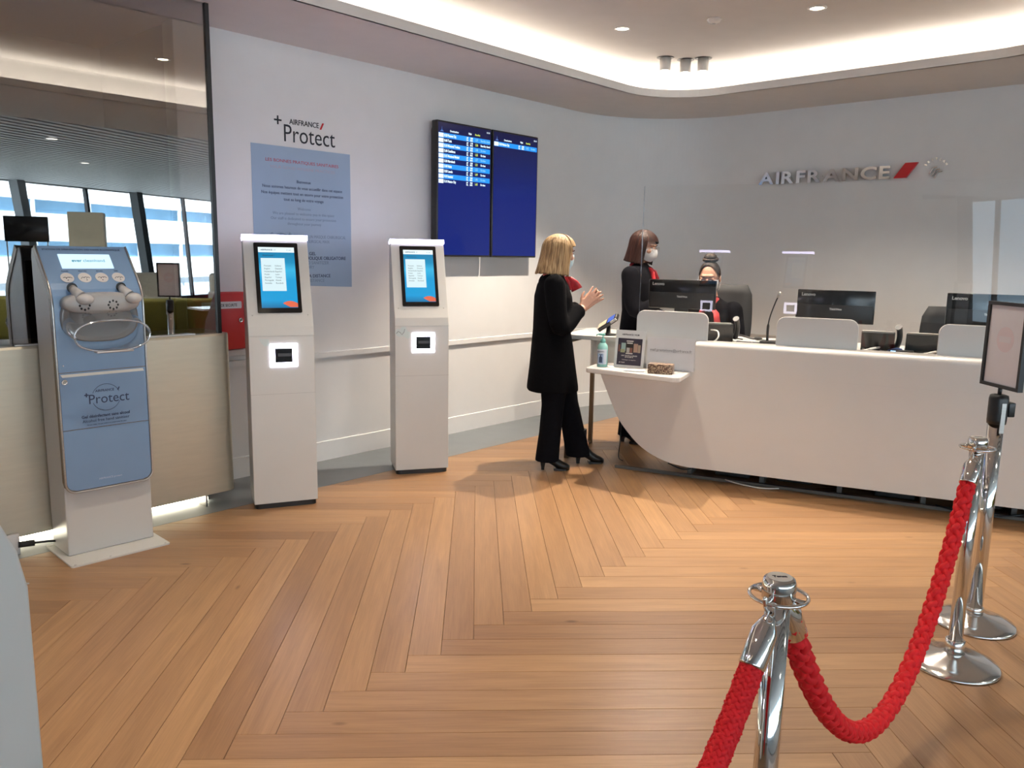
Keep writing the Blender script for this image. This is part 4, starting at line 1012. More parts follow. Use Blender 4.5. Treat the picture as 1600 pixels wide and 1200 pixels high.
# ================================================================== LOGO ON THE BACK WALL
sg = thing('airline_sign', 'chrome raised letters with a red slash and a small round emblem on the back wall', 'sign', W(A_BACK, 1.385, 2.234), TH_B)
lets = 'AIRFRANCE'; x = 0.0; hh = .105
total = 1.185; adv = []; LS = 1.32
for ch in lets:
    vs, fs = text_geo(ch, .150, 'LEFT', .028, .012); w_ = LS * (max(v[0] for v in vs) - min(v[0] for v in vs)); adv.append((w_, min(v[0] for v in vs)))
gap = (total - sum(a for a, _ in adv)) / (len(lets) - 1)
for ch, (w_, mn) in zip(lets, adv):
    MB().text(ch, .150, x - mn * LS, -.030, 0, bold=.028, depth=.012, squash=LS).build('letter', mat('letter_chrome', (.80, .79, .77), .16, 1.0, var=.02), sg, label='chrome raised letter ' + ch); x += w_ + gap
MB().prism([(1.215, .0), (1.315, .0), (1.40, .122), (1.30, .122)], -.042, -.012).build('slash', RED, sg, label='red slanted bar')
for xx in (.05, .3, .6, .9, 1.1, 1.3): MB().cyl((xx, -.02, .05), (xx, 0, .05), .006, 8).build('spacer_pin', STEEL, sg)
for k in range(3):      # three wavy ribbons of the emblem
    MB().tube([Vector((1.484 + .020 * k + .062 * u, -.008, .038 - .018 * k + .030 * u + .013 * math.sin(u * 6.28 - 1.57) + .030 * u * u)) for u in [i / 12 for i in range(13)]], .0062, 6).build('emblem_ribbon', MATS['letter_chrome'], sg)
em = MB()
for i, ch in enumerate('SKYTEAM'):
    tt = R(150 - 20 * i); em.text(ch, .026, 0, 0, 0, 'CENTER', bold=.02, depth=.003, M=Matrix.Translation((1.532 + .082 * math.cos(tt), -.008, .052 + .082 * math.sin(tt))) @ Matrix.Rotation(R(90) - tt, 4, 'Y'))
em.build('emblem_lettering', CHROME, sg)
# ================================================================== STANCHIONS AND ROPES
def rope_post(name, label, loc, top=.905, base_r=.165, rz=0):
    t = thing(name, label, 'stanchion', loc, rz, 'chrome rope stanchions')
    MB().lathe([(base_r, 0), (base_r, .008), (base_r - .006, .014), (base_r * .75, .026), (.05, .042), (.038, .05)], 56).build('base', mat('satin_chrome', (.66, .65, .63), .16, 1.0, var=.04), t)
    MB().lathe([(.036, .045), (.036, .10), (.031, .104)], 28).build('collar', CHROME, t)
    MB().lathe([(.0255, .05), (.0255, top - .055)], 32).build('post', CHROME, t)
    # ring plate with three openings on top
    r = MB(); r.tube([(.058 * math.cos(2 * math.pi * i / 40), .058 * math.sin(2 * math.pi * i / 40), top - .040) for i in range(40)], .0042, 8, closed=True)
    hr = r.build('hook_ring', CHROME, t)
    for i in range(4):
        a = R(45 + 90 * i); d = Vector((math.cos(a), math.sin(a), 0))
        MB().tube([d * .02 + Vector((0, 0, top - .041)), d * .056 + Vector((0, 0, top - .040))], (.0065), 8).build('spoke', CHROME, hr)
    MB().lathe([(.0265, top - .056), (.034, top - .044), (.034, top - .012), (.031, top - .003), (.024, top)], 36).build('cap', CHROME, t)
    d = MB().lathe([(.0255, top), (.025, top + .0008)], 30).build('cap_disc', mat('disc_white', (.62, .60, .56), .3), t)
    MB().text('Tensa', .012, 0, 0, -.004, 'CENTER', bold=.04, M=Matrix.Translation((0, 0, top + .001)) @ Matrix.Rotation(R(-90), 4, 'X')).build('lettering', PRINT, d)
    return t
P_A = Vector((.556, 1.552, 0)); P_B = Vector((1.738, 2.902, 0))
rope_post('rope_stanchion', 'chrome rope stanchion in the foreground, holding the ends of both red ropes', P_A)
rope_post('rope_stanchion', 'chrome rope stanchion at the right, standing in front of the sign stand', P_B)
ROPE = mat('rope_red', (.70, .014, .020), .6, var=.10, vscale=90, sheen=.0, spec=.25, bump=.25, bscale=900)
def catenary(p, q, sag, n):
    p, q = Vector(p), Vector(q); out = []
    for i in range(n + 1):
        t = i / n; r = p.lerp(q, t); r.z -= sag * 4 * t * (1 - t); out.append(r)
    return out
def resample(pts, step):
    out = [pts[0].copy()]; acc = 0.0
    for i in range(1, len(pts)):
        seg = pts[i] - pts[i - 1]; L_ = seg.length; d = step - acc
        while d <= L_: out.append(pts[i - 1] + seg * (d / L_)); d += step
        acc = (L_ - (d - step))
    return out
def frames(pts):
    fr_ = []; prev = None
    for i, p in enumerate(pts):
        t = (pts[min(i + 1, len(pts) - 1)] - pts[max(i - 1, 0)]).normalized()
        if prev is None:
            x = t.cross(Vector((0, 0, 1))); x = x if x.length > .05 else t.cross(Vector((1, 0, 0)))
        else: x = prev - t * prev.dot(t)
        x.normalize(); prev = x; fr_.append((p, x, t.cross(x), t))
    return fr_
def braided(pts, rad, strands, pitch, sr, step):
    """round braid: half of the strands wind one way, half the other, over and under"""
    P = resample(pts, step); fr_ = frames(P); mb = []
    for s_ in range(strands):
        sg_ = 1 if s_ % 2 == 0 else -1; ph = 2 * math.pi * (s_ // 2) / (strands // 2); line = []
        for i, (p, x, y, t) in enumerate(fr_):
            L_ = i * step; a = ph + sg_ * 2 * math.pi * L_ / pitch
            r_ = rad + (.35 * sr) * math.cos((strands // 2) * (2 * math.pi * L_ / pitch) + (0 if sg_ > 0 else math.pi) + (ph * 0))
            line.append(p + x * (r_ * math.cos(a)) + y * (r_ * math.sin(a)))
        mb.append(line)
    return mb, P
def rope(label, p, q, sag, ends, rad=.0165, plait=True, pts=None):
    t = thing('barrier_rope', label, 'rope', (0, 0, 0), 0, 'red barrier ropes')
    path = pts or catenary(p, q, sag, 60)
    ln, P = braided(path, rad * (.52 if plait else .76), 8 if plait else 16, .21 if plait else .11, rad * (.50 if plait else .28), .006)
    core = MB().tube(resample(path, .02), rad * (.66 if plait else .82), 14).build('core', ROPE, t)
    for L_ in ln: MB().tube(L_, (rad * .45 if plait else rad * .26), 7).build('strand', ROPE, t)
    for e in ends:
        pt, nx, hook = path[e], path[e + (4 if e == 0 else -4)], None
        d = (pt - nx).normalized()
        fe = MB(); fe.tube([pt - d * .062, pt - d * .058, pt + d * .012, pt + d * .040, pt + d * .054], [rad * 1.06, rad * 1.12, rad * 1.10, rad * .6, rad * .35], 20)
        fo = fe.build('end_ferrule', CHROME, t)
    return t, path
# draped rope between the two posts, and the one that leaves towards the viewer
za = .905 - .040
dAB = (P_B - P_A).normalized()
pa = P_A + dAB * .060 + Vector((0, 0, za - .066)); pbb = P_B - dAB * .062 + Vector((0, 0, za - .07))
r1, path1 = rope('braided red rope hanging in a deep curve between the two rope stanchions', pa, pbb, .60, (0, -1), .027)
dl_ = Vector((-.69, -.724, 0)).normalized()
pl_ = P_A + dl_ * .062 + Vector((0, 0, za - .072))
path2 = catenary(pl_, pl_ + dl_ * 1.15 + Vector((0, 0, .0)), .40, 60)
r2, _ = rope('smooth woven red rope running from the foreground stanchion out of the bottom edge', None, None, 0, (0,), .0245, False, pts=path2)
def hook(par_, a, b):
    m_ = (a + b) / 2 + Vector((0, 0, .004)); 
    MB().tube(smooth_path([a, a * .55 + b * .45 + (b - a).cross(Vector((0, 0, 1))).normalized() * .006, b + Vector((0, 0, .010)), b + (b - a).normalized() * .008 + Vector((0, 0, .004)), b + Vector((0, 0, -.006))], 5), .0042, 8).build('snap_hook', CHROME, par_)
def up_end(path, e):
    d = (path[e] - path[e + (4 if e == 0 else -4)]).normalized(); return path[e] + d * .052
hook(r1, up_end(path1, 0), P_A + dAB * .058 + Vector((0, 0, za)))
hook(r1, up_end(path1, -1), P_B - dAB * .058 + Vector((0, 0, za)))
hook(r2, up_end(path2, 0), P_A + dl_ * .058 + Vector((0, 0, za)))
# belt stanchion with the sign frame
P_C = Vector((2.02, 3.262, 0))
t = thing('belt_stanchion', 'chrome belt stanchion with a black head carrying a framed notice, at the right', 'stanchion', P_C, R(0))
MB().lathe([(.165, 0), (.165, .008), (.16, .014), (.12, .028), (.05, .044), (.04, .05)], 56).build('base', MATS['satin_chrome'], t)
MB().lathe([(.036, .045), (.036, .075), (.033, .078)], 28).build('collar', CHROME, t)
MB().lathe([(.031, .05), (.031, .90)], 32).build('post', CHROME, t)
MB().lathe([(.036, .885), (.037, .90), (.037, .99), (.034, 1.004), (.022, 1.008)], 28).build('belt_head', BLACK, t)
MB().rbox((.034, -.02, .915), (.062, .02, .975), .004).build('belt_clip', BLACK, t)
MB().box((-.008, -.0405, .85), (.010, -.036, .975)).build('belt_tongue', STEEL, t)
MB().cyl((0, 0, 1.005), (0, 0, 1.04), .008, 10).build('sign_stem', BLACK, t)
fz = 1.035
fs_ = thing('sign_frame', 'black framed pale notice with a faint pink circle on top of the belt stanchion', 'sign', P_C + Vector((0, 0, fz)), R(-86))
hw_, hh_ = .118, .352
m = MB(); o4 = [(-hw_, 0), (hw_, 0), (hw_, hh_), (-hw_, hh_)]; i4 = [(-hw_ + .014, .014), (hw_ - .014, .014), (hw_ - .014, hh_ - .014), (-hw_ + .014, hh_ - .014)]
m.loft([[(o4[i][0], -.011, o4[i][1]), (o4[i][0], .011, o4[i][1]), (i4[i][0], .011, i4[i][1]), (i4[i][0], -.011, i4[i][1])] for i in (0, 1, 2, 3, 0)], True, False, smooth=False)
m.build('frame', BLACK, fs_)
MB().box((-hw_ + .013, -.003, .013), (hw_ - .013, .003, hh_ - .013)).build('notice_sheet', mat('notice_lilac', (.68, .675, .73), .35), fs_)
MB().lathe([(.052, 0), (.052, .0004)], 36, Matrix.Translation((.0, -.0032, .2)) @ Matrix.Rotation(R(90), 4, 'X')).build('faint_circle', mat('notice_pink', (.68, .60, .65), .35), fs_)
MB().box((-.035, -.0040, .188), (.035, -.0036, .212)).build('faint_bar', mat('notice_pale', (.68, .66, .71), .35), fs_)
# ================================================================== THE HALL BESIDE THE DESK (seen mirrored in the glass)
WB = Vector((5.97, 16.93)); WDIR = Vector((.904, .427)); WN = Vector((-.427, .904))
def wq(t, d=0.0): return WB + WDIR * t + WN * d
hall = [(-12.0, 5.95), (26, 5.95), tuple(wq(21.5)), tuple(wq(-18.5))]
struct('floor_hall', MB().slab([tuple(W(a, b)[:2]) for a, b in ((-12, 6.2), (26, 6.2), tuple(wq(21.5)), tuple(wq(-18.5)))], -.06, 0.0), mat('hall_carpet', (.17, .165, .16), .9, var=.2, vscale=30))
HZ = 2.96
hc = struct('ceiling_hall', MB().slab([tuple(W(a, b)[:2]) for a, b in hall], HZ + .10, HZ + .16), mat('hall_ceiling', (.03, .035, .04), .8))
sl = MB(); sdir = WDIR; nsl = 0
d = -11.2
while d < -.3:
    p0, p1 = wq(-17, d), wq(21, d)
    # clip the slat to the hall
    def inside(p): return p.y > 6.0
    if not inside(p0):
        tt = (6.0 - p0.y) / (p1.y - p0.y); p0 = p0.lerp(p1, tt)
    a, b = W(p0.x, p0.y, HZ), W(p1.x, p1.y, HZ); w3 = (W(WN.x, WN.y) - W(0, 0)) * .055
    vs = [a - w3, b - w3, b + w3, a + w3]
    sl.add([v for v in vs] + [v + Vector((0, 0, .06)) for v in vs], [(0, 1, 2, 3), (7, 6, 5, 4), (0, 4, 5, 1), (1, 5, 6, 2), (2, 6, 7, 3), (3, 7, 4, 0)])
    d += .21; nsl += 1
sl.build('ceiling_slats', mat('slat_white', (.66, .68, .70), .5), hc, kind='stuff')
struct('roof_light_block', MB().slab([tuple(W(a, b)[:2]) for a, b in ((-12.2, -1.4), (26.2, -1.4), tuple(wq(22)), tuple(wq(-19)))], ZC + .5, ZC + .62), DARK)  # unseen slab added to keep sun and sky out of the rooms
def hwall(name, p, q, z0=0, z1=ZC + .5, th=.12, m=WHITE):
    p, q = Vector(p), Vector(q); d_ = (q - p).normalized(); n_ = Vector((-d_.y, d_.x)) * th
    return struct(name, MB().slab([tuple(W(*x)[:2]) for x in (p, q, q + n_, p + n_)], z0, z1), m)
hwall('wall_hall_rear', (-12, 6.0), tuple(wq(-18.5)))
hwall('wall_hall_far', (26, 6.0), tuple(wq(21.5)))
hwall('wall_hall_inner', (7.5, 6.0), (26, 6.0))
hwall('wall_hall_side', (-12, 6.0), (-4.15, 6.0))
hwall('wall_hall_header', wq(-18.5), wq(21.5), HZ, ZC + .5)
# window wall: sill, posts, leaning columns, panes
wn = thing('window_1', None, None); wn['kind'] = 'structure'
hw_m = mat('mullion_dark', (.035, .04, .045), .5); colm = mat('column_grey', (.22, .23, .24), .5)
PANEH = glass('window_pane', (.86, .95, 1.0), .04)
def wbar(t, w_, d0, d1, z0, z1, lean, name, m_):
    p = []
    for z, dx in ((z0, lean), (z1, 0.0)):
        for tt, dd in ((t + dx - w_ / 2, d0), (t + dx + w_ / 2, d0), (t + dx + w_ / 2, d1), (t + dx - w_ / 2, d1)):
            x = wq(tt, dd); p.append(W(x.x, x.y, z))
    MB().add(p, [(3, 2, 1, 0), (4, 5, 6, 7), (0, 1, 5, 4), (1, 2, 6, 5), (2, 3, 7, 6), (3, 0, 4, 7)]).build(name, m_, wn)
t0 = -17.6
i = 0
while t0 < 21.4:
    wbar(t0, .07, -.05, .05, 0, HZ, .25, 'mullion', hw_m)
    if i % 2 == 0: wbar(t0 - .55, .20, -.55, -.3, 0, HZ + .1, .42, 'leaning_column', colm if i % 4 else hw_m)
    x0, x1 = wq(t0 + .04), wq(t0 + 1.76)
    MB().add([W(x0.x, x0.y, .12), W(x1.x, x1.y, .12), W(x1.x, x1.y, HZ), W(x0.x, x0.y, HZ)], [(0, 1, 2, 3)]).build('window_pane', PANEH, wn)
    t0 += 1.8; i += 1
x0, x1 = wq(-18.5, -.06), wq(21.5, -.06); x2, x3 = wq(21.5, .06), wq(-18.5, .06)
MB().slab([tuple(W(*x)[:2]) for x in (x0, x1, x2, x3)], 0, .12).build('window_sill', hw_m, wn)
# the sunlit building and ground outside
g0 = [wq(-40, .1), wq(45, .1), wq(60, 60), wq(-55, 60)]
struct('ground_outside', MB().slab([tuple(W(*x)[:2]) for x in g0], -4.6, -4.5), mat('apron_concrete', (.45, .45, .44), .9, var=.1, vscale=.3))
fb = thing('terminal_building', 'white terminal building with blue window bands outside, mirrored in the glass', 'building', (0, 0, 0))
def band(z0, z1, d_, m_, nm):
    x = [wq(-34, d_), wq(44, d_), wq(44, d_ + 6), wq(-34, d_ + 6)]
    MB().slab([tuple(W(*y)[:2]) for y in x], z0, z1).build(nm, m_, fb)
FW = mat('facade_white', (.80, .80, .80), .7); FBm = mat('facade_blue', (.16, .30, .44), .3, var=.15, vscale=.6); FG = mat('facade_grey', (.40, .45, .50), .6)
band(-4.5, -.4, 20.2, FG, 'lower_storey'); band(-.4, .9, 20.0, FW, 'facade_band'); band(.9, 1.75, 20.4, FBm, 'window_band'); band(1.75, 3.2, 20.0, FW, 'facade_band'); band(3.2, 3.9, 20.4, FBm, 'window_band'); band(3.9, 6.0, 20.0, FW, 'facade_band'); band(6.0, 6.5, 20.6, FG, 'roof_edge')
k = -33
while k < 44:
    x = [wq(k, 19.9), wq(k + .12, 19.9), wq(k + .12, 20.1), wq(k, 20.1)]
    MB().slab([tuple(W(*y)[:2]) for y in x], -.4, 6.0).build('facade_post', FG, fb); k += 3.7
# lounge furniture
def armchair(nm, label, a, b, rot, col, w_=.8, zback=.78, legs=True, group='lounge seats beside the windows'):
    t = thing(nm, label, 'seat', W(a, b), rot, group); m_ = mat('fabric_%02d%02d' % (int(col[0] * 99), int(col[2] * 99)), col, .85, var=.08, vscale=30)
    MB().rbox((-w_ / 2, -.36, .16), (w_ / 2, .30, .44), .06, 3).build('seat', m_, t)
    MB().rbox((-w_ / 2, .24, .16), (w_ / 2, .40, zback), .07, 4).build('backrest', m_, t)
    for s_ in (-1, 1): MB().rbox((s_ * w_ / 2 - .06, -.34, .16), (s_ * w_ / 2 + .06, .34, .58), .05, 3).build('armrest', m_, t)
    for x in (-.4, .4):
        for y in (-.28, .3): MB().cyl((x * w_ , y, 0), (x * w_, y, .17), .015, 8).build('leg', BLACK, t)
    return t
OL = (.20, .185, .035); CR = (.50, .47, .40); OR = (.42, .20, .05)
armchair('lounge_sofa', 'long olive green sofa mirrored in the glass beside the sign stand', 5.6, 7.9, TH_L + R(20), OL, 1.7, .80)
armchair('lounge_sofa', 'olive green sofa further back, mirrored in the glass', 4.2, 9.6, TH_L + R(12), OL, 1.6, .8)
armchair('lounge_armchair', 'cream armchair near the windows, mirrored left of the sign', 7.7, 13.8, TH_L + R(180), CR, 1.0, .98)
armchair('lounge_armchair', 'cream armchair near the windows, mirrored behind the sign', 9.3, 13.0, TH_L + R(180), CR, .9, .98)
armchair('lounge_armchair', 'cream armchair at the far end of the mirrored lounge', 10.6, 14.6, TH_L + R(160), CR, 1.0, 1.0)
armchair('lounge_armchair', 'orange armchair mirrored over the red cabinet', 6.45, 6.9, TH_L + R(60), OR, .62, .8)
armchair('lounge_armchair', 'grey armchair in the far mirrored lounge', 12.3, 13.4, TH_L + R(170), (.30, .27, .27), 1.2, 1.05)
def table(label, a, b, w_, z):
    t = thing('lounge_table', label, 'table', W(a, b), TH_L, 'white lounge tables')
    MB().slab(rrect(-w_ / 2, -.25, w_ / 2, .25, .04, 4), z - .025, z).build('table_top', GLOSSW, t)
    MB().cyl((0, 0, .01), (0, 0, z - .02), .025, 12).build('column', BLACK, t); MB().lathe([(.2, 0), (.2, .01), (.03, .02)], 24).build('base', BLACK, t)
table('white lounge table mirrored over the red cabinet', 5.45, 6.4, .7, .74); table('white lounge table beside the cream armchairs', 9.0, 11.6, .8, .75); table('low white lounge table near the orange armchair', 7.3, 6.6, .6, .5)
t = thing('display_cabinet', 'tall beige display cabinet on thin legs, mirrored in the glass', 'cabinet', W(5.9, 12.2), TH_L + R(25))
MB().rbox((-.30, -.25, 1.48), (.30, .25, 2.16), .02).build('cabinet_body', mat('cabinet_beige', (.50, .46, .36), .6), t); MB().box((-.26, -.256, 1.52), (.26, -.25, 2.12)).build('door_panel', mat('cabinet_cream', (.58, .54, .44), .5), t)
for x in (-.28, .26):
    for y in (-.23, .21): MB().box((x, y, 0), (x + .02, y + .02, 1.5)).build('leg', STEEL, t)
t = thing('display_stand', 'dark screen on a thin frame beside the beige cabinet, mirrored in the glass', 'screen', W(4.9, 12.3), TH_L + R(25))
MB().rbox((-.35, -.03, 1.6), (.35, .03, 2.05), .01).build('screen', BLACKG, t)
for x in (-.33, .31): MB().box((x, -.01, 0), (x + .02, .01, 1.6)).build('leg', STEEL, t)
for k, (a, b) in enumerate(((4.0, 8.0), (7.0, 8.0), (10.0, 9.5), (5.5, 11.0), (8.5, 12.0), (12.0, 13.0), (2.0, 9.5))):  # made-up lamps, added to brighten the hall in the mirror
    t = thing('hall_fill_light', 'added round fill lamp brightening the mirrored hall, number %s counted from the desk' % ('one', 'two', 'three', 'four', 'five', 'six', 'seven')[k], 'ceiling light', W(a, b, HZ), 0, 'added hall fill lamps')
    MB().lathe([(.09, 0), (.09, -.01), (.075, -.012)], 24, caps=False).build('bezel', GLOSSW, t); MB().lathe([(.075, -.004), (.074, -.006)], 24).build('diffuser', emit('hall_fill_glow', (1, .97, .9), 6.0), t)
    spot('hall_fill_lamp', W(a, b, HZ - .03), W(a, b, 0), 260, (1, .97, .90), 140, .6, .08)
# ================================================================== PEOPLE
# person frame: +x forward, +y her left, z up
def remesh(mb, name, m_, parent, voxel, it=3, label=None):
    me = bpy.data.meshes.new('tmp'); me.from_pydata(mb.v, [], mb.f); me.update()
    o = bpy.data.objects.new('tmp', me); COL.objects.link(o)
    md = o.modifiers.new('r', 'REMESH'); md.mode = 'VOXEL'; md.voxel_size = voxel; md.use_smooth_shade = True
    if it:
        sm = o.modifiers.new('s', 'SMOOTH'); sm.factor = .5; sm.iterations = it
    bpy.context.view_layer.update()
    ev = o.evaluated_get(bpy.context.evaluated_depsgraph_get()); nm = bpy.data.meshes.new_from_object(ev)
    bpy.data.objects.remove(o, do_unlink=True); bpy.data.meshes.remove(me)
    nm.name = name; nm.polygons.foreach_set('use_smooth', [True] * len(nm.polygons)); nm.materials.clear(); nm.materials.append(m_)
    r = bpy.data.objects.new(name, nm); COL.objects.link(r); r.parent = parent
    if label: r['label'] = label
    return r
def hring(c, rx, ry, n=28, p=2.3):
    out = []
    for i in range(n):
        t = 2 * math.pi * i / n; c_, s_ = math.cos(t), math.sin(t)
        out.append((c[0] + rx * abs(c_) ** (2 / p) * (1 if c_ >= 0 else -1), c[1] + ry * abs(s_) ** (2 / p) * (1 if s_ >= 0 else -1), c[2]))
    return out
def limb(mb, pts, rad, n=6, seg=14):
    P = smooth_path([Vector(p) for p in pts], n); k = len(pts) - 1
    rr = []
    for i in range(len(P)):
        u = i / (len(P) - 1) * k; j = min(int(u), k - 1); f = u - j; f = f * f * (3 - 2 * f)
        rr.append(rad[j] * (1 - f) + rad[j + 1] * f)
    mb.tube(P, rr, seg)
    mb.ell(P[0], (rr[0],) * 3, 14, 10); mb.ell(P[-1], (rr[-1],) * 3, 14, 10)
def hand(mb, M, curl=.25, mirror=False):
    """wrist at the origin, fingers +x, palm faces +y, thumb on the +z side"""
    sgn = -1 if mirror else 1
    T = lambda p: M @ Vector((p[0], p[1] * sgn, p[2]))
    def chain(ps, rs):
        mb.tube([T(p) for p in ps], rs, 8); mb.ell(T(ps[-1]), (rs[-1],) * 3, 8, 6)
    for z, r in ((.024, .0135), (.009, .0145), (-.008, .014), (-.024, .012)):
        chain([(-.01, 0, z * .55), (.03, .0, z * .9), (.088, .0, z * 1.05)], [.019, r, r * .85])
    for z, L_, spread in ((.028, .070, .010), (.0095, .079, .003), (-.0095, .073, -.003), (-.027, .056, -.010)):
        x0 = .084; c1, c2, c3 = curl * .5, curl * 1.2, curl * 1.9; l = L_ / 3 * 1.05
        p0 = Vector((x0, 0, z)); p1 = p0 + Vector((math.cos(c1) * l * 1.2, math.sin(c1) * l * 1.2, spread * .5)); p2 = p1 + Vector((math.cos(c2) * l, math.sin(c2) * l, spread * .4)); p3 = p2 + Vector((math.cos(c3) * l * .8, math.sin(c3) * l * .8, spread * .3))
        chain([p0, p1, p2, p3], [.0094, .0088, .0082, .0072])
    chain([(.012, .004, .018), (.04, .010, .044), (.066, .014, .058), (.088, .016, .062)], [.0145, .0115, .0098, .0082])
def head_M(c, yaw, pitch=0.0, roll=0.0):
    return Matrix.Translation(c) @ Matrix.Rotation(R(yaw), 4, 'Z') @ Matrix.Rotation(R(pitch), 4, 'Y') @ Matrix.Rotation(R(roll), 4, 'X')
def head(mb, M):
    E = lambda c, r, s=18, n=12: mb.ell(c, r, s, n, M)
    E((-.008, 0, .02), (.096, .076, .098)); E((.015, 0, -.02), (.076, .066, .085)); E((.040, 0, -.070), (.046, .044, .042)); E((.066, 0, -.096), (.018, .020, .016))
    E((.074, 0, .03), (.022, .050, .014)); E((.094, 0, -.012), (.013, .011, .024)); E((.100, 0, -.028), (.014, .013, .010))
    E((.080, 0, -.060), (.012, .026, .007)); E((.078, 0, -.071), (.012, .023, .008))
    for s_ in (-1, 1):
        E((.066, s_ * .040, -.024), (.026, .024, .022)); E((-.004, s_ * .080, -.012), (.014, .008, .030), 12, 8); E((.074, s_ * .033, .003), (.014, .017, .011), 12, 8)
    mb.tube([M @ Vector((-.022, 0, -.05)), M @ Vector((-.026, 0, -.12)), M @ Vector((-.045, 0, -.20))], [.052, .050, .062], 16)
def eyes(M, parent, closed=False, dark=(.05, .03, .02)):
    wm = mat('eye_white', (.75, .73, .70), .2); im = mat('eye_iris', dark, .15); lm = mat('lash_dark', (.02, .012, .01), .7)
    for s_ in (-1, 1):
        if not closed:
            MB().ell((.0795, s_ * .033, .002), (.0095, .0125, .0075), 14, 10, M).build('eye', wm, parent)
            MB().ell((.0865, s_ * .033, .0015), (.0035, .0052, .0055), 12, 8, M).build('iris', im, parent)
        MB().tube([M @ Vector((.0835, s_ * .018, -.001 if closed else .007)), M @ Vector((.0895, s_ * .032, -.005 if closed else .010)), M @ Vector((.080, s_ * .049, -.002 if closed else .006))], .0017, 6).build('eyelash', lm, parent)
        MB().tube([M @ Vector((.094, s_ * .014, .022)), M @ Vector((.0945, s_ * .033, .030)), M @ Vector((.078, s_ * .056, .023))], [.0024, .0032, .0018], 6).build('eyebrow', mat('brow_brown', (.05, .028, .018), .8), parent)
def mask(M, parent, m_, beak=0.0, name='face_mask'):
    mb = MB(); n1, n2 = 18, 12; front = []; 
    for k in range(n2 + 1):
        v = k / n2; z = .0 - .108 * v; row = []
        for i in range(n1 + 1):
            u = -1 + 2 * i / n1; a = u * R(72)
            rx = .097 + .010 * math.sin(math.pi * v) - .014 * max(0, v - .7) / .3 + beak * (1 - abs(u)) * math.sin(math.pi * (.15 + .8 * v)); ry = .080 - .012 * v
            nose = .016 * math.exp(-(u / .16) ** 2) * (1 - v) ** 1.5
            pl = .0012 * math.sin(v * 28) if not beak else 0
            zz = z * (1 - .12 * u * u) - .012 * u * u * (1 - v) + .012 * u * u * v
            row.append(M @ Vector((-.004 + (rx + nose + pl) * math.cos(a) * .99, ry * math.sin(a) * 1.0, zz)))
        front.append(row)
    n = n1 + 1; vs = [p for r_ in front for p in r_]
    mb.add(vs, [(k * n + i, k * n + i + 1, (k + 1) * n + i + 1, (k + 1) * n + i) for k in range(n2) for i in range(n1)], True)
    o = mb.build(name, m_, parent)
    for s_ in (-1, 1):
        for dz0, dz1 in ((-.015, .012), (-.095, -.03)):
            MB().tube([M @ Vector((.028, s_ * .078, dz0)), M @ Vector((.012, s_ * .083, (dz0 + dz1) / 2)), M @ Vector((-.012, s_ * .086, dz1))], .0016, 5).build('ear_loop', m_, o)
    return o
def hair_bob(M, parent, m_, z_tip, open_deg=48, rx=.118, ry=.098, fringe=True, flare=.02, name='hair', lean=0.0):
    """shell of hair: crown to straight tips, open at the face; ridges read as strands"""
    NA, NZ = 150, 26; outer = []; inner_ = []
    for k in range(NZ + 1):
        v = k / NZ; ro = []; ri = []
        for i in range(NA + 1):
            a = R(open_deg) + (2 * math.pi - 2 * R(open_deg)) * i / NA
            if v < .45: 
                th = (v / .45) * math.pi / 2; rr = math.sin(th); z = .03 + .108 * math.cos(th)
            else:
                w = (v - .45) / .55; rr = 1.0 + flare * w - .03 * math.sin(math.pi * w); z = .03 + (z_tip - .03) * w
            c_, s_ = math.cos(a), math.sin(a)
            r1 = 1 + .022 * noise.noise(Vector((a * 9, 0, v * .6))) * 2 + .012 * math.sin(a * 46 + 3 * noise.noise(Vector((a * 3, v * 2, 0)))) * min(1, v * 2)
            edge = min(i, NA - i) / NA
            tipz = z + (.012 * noise.noise(Vector((a * 14, 5, 0))) if v > .9 else 0)
            x = -.012 + rx * rr * r1 * c_ - lean * max(0, v - .45); y = ry * rr * r1 * s_
            if v > .45 and edge < .06: y *= 1 - .10 * (1 - edge / .06) * (v - .45)
            ro.append(M @ Vector((x, y, tipz))); q_ = .90
            ri.append(M @ Vector((-.012 + (x + .012) * q_, y * q_, tipz - (.006 if v < .45 else 0))))
        outer.append(ro); inner_.append(ri)
    mb = MB(); n = NA + 1
    rows = outer + inner_[::-1]
    vs = [p for r_ in rows for p in r_]; nr = len(rows)
    fs = [(k * n + i, k * n + i + 1, (k + 1) * n + i + 1, (k + 1) * n + i) for k in range(nr - 1) for i in range(NA)]
    for e in (0, NA):
        for k in range(NZ): fs.append((k * n + e, (k + 1) * n + e, (nr - 2 - k) * n + e, (nr - 1 - k) * n + e))
    mb.add(vs, fs, True); o = mb.build(name, m_, parent)
    if fringe:   # hair swept over the forehead closes the top front
        fm = MB(); F1 = []
        for k in range(11):
            v = k / 10; row = []
            for i in range(41):
                a = -R(open_deg + 6) + 2 * R(open_deg + 6) * i / 40
                th = v * math.pi / 2 * (.93 - .10 * math.cos(a * 1.5)); rr = math.sin(th); z = .03 + .110 * math.cos(th) - .012 * v * math.sin(a * 1.2)
                r1 = 1.01 + .012 * math.sin(a * 46)
                row.append(M @ Vector((-.012 + rx * 1.0 * rr * r1 * math.cos(a), ry * rr * r1 * math.sin(a), z)))
            F1.append(row)
        vs = [p for r_ in F1 for p in r_]; fm.add(vs, [(k * 41 + i, k * 41 + i + 1, (k + 1) * 41 + i + 1, (k + 1) * 41 + i) for k in range(10) for i in range(40)], True)
        fm.build('fringe', m_, o)
    return o
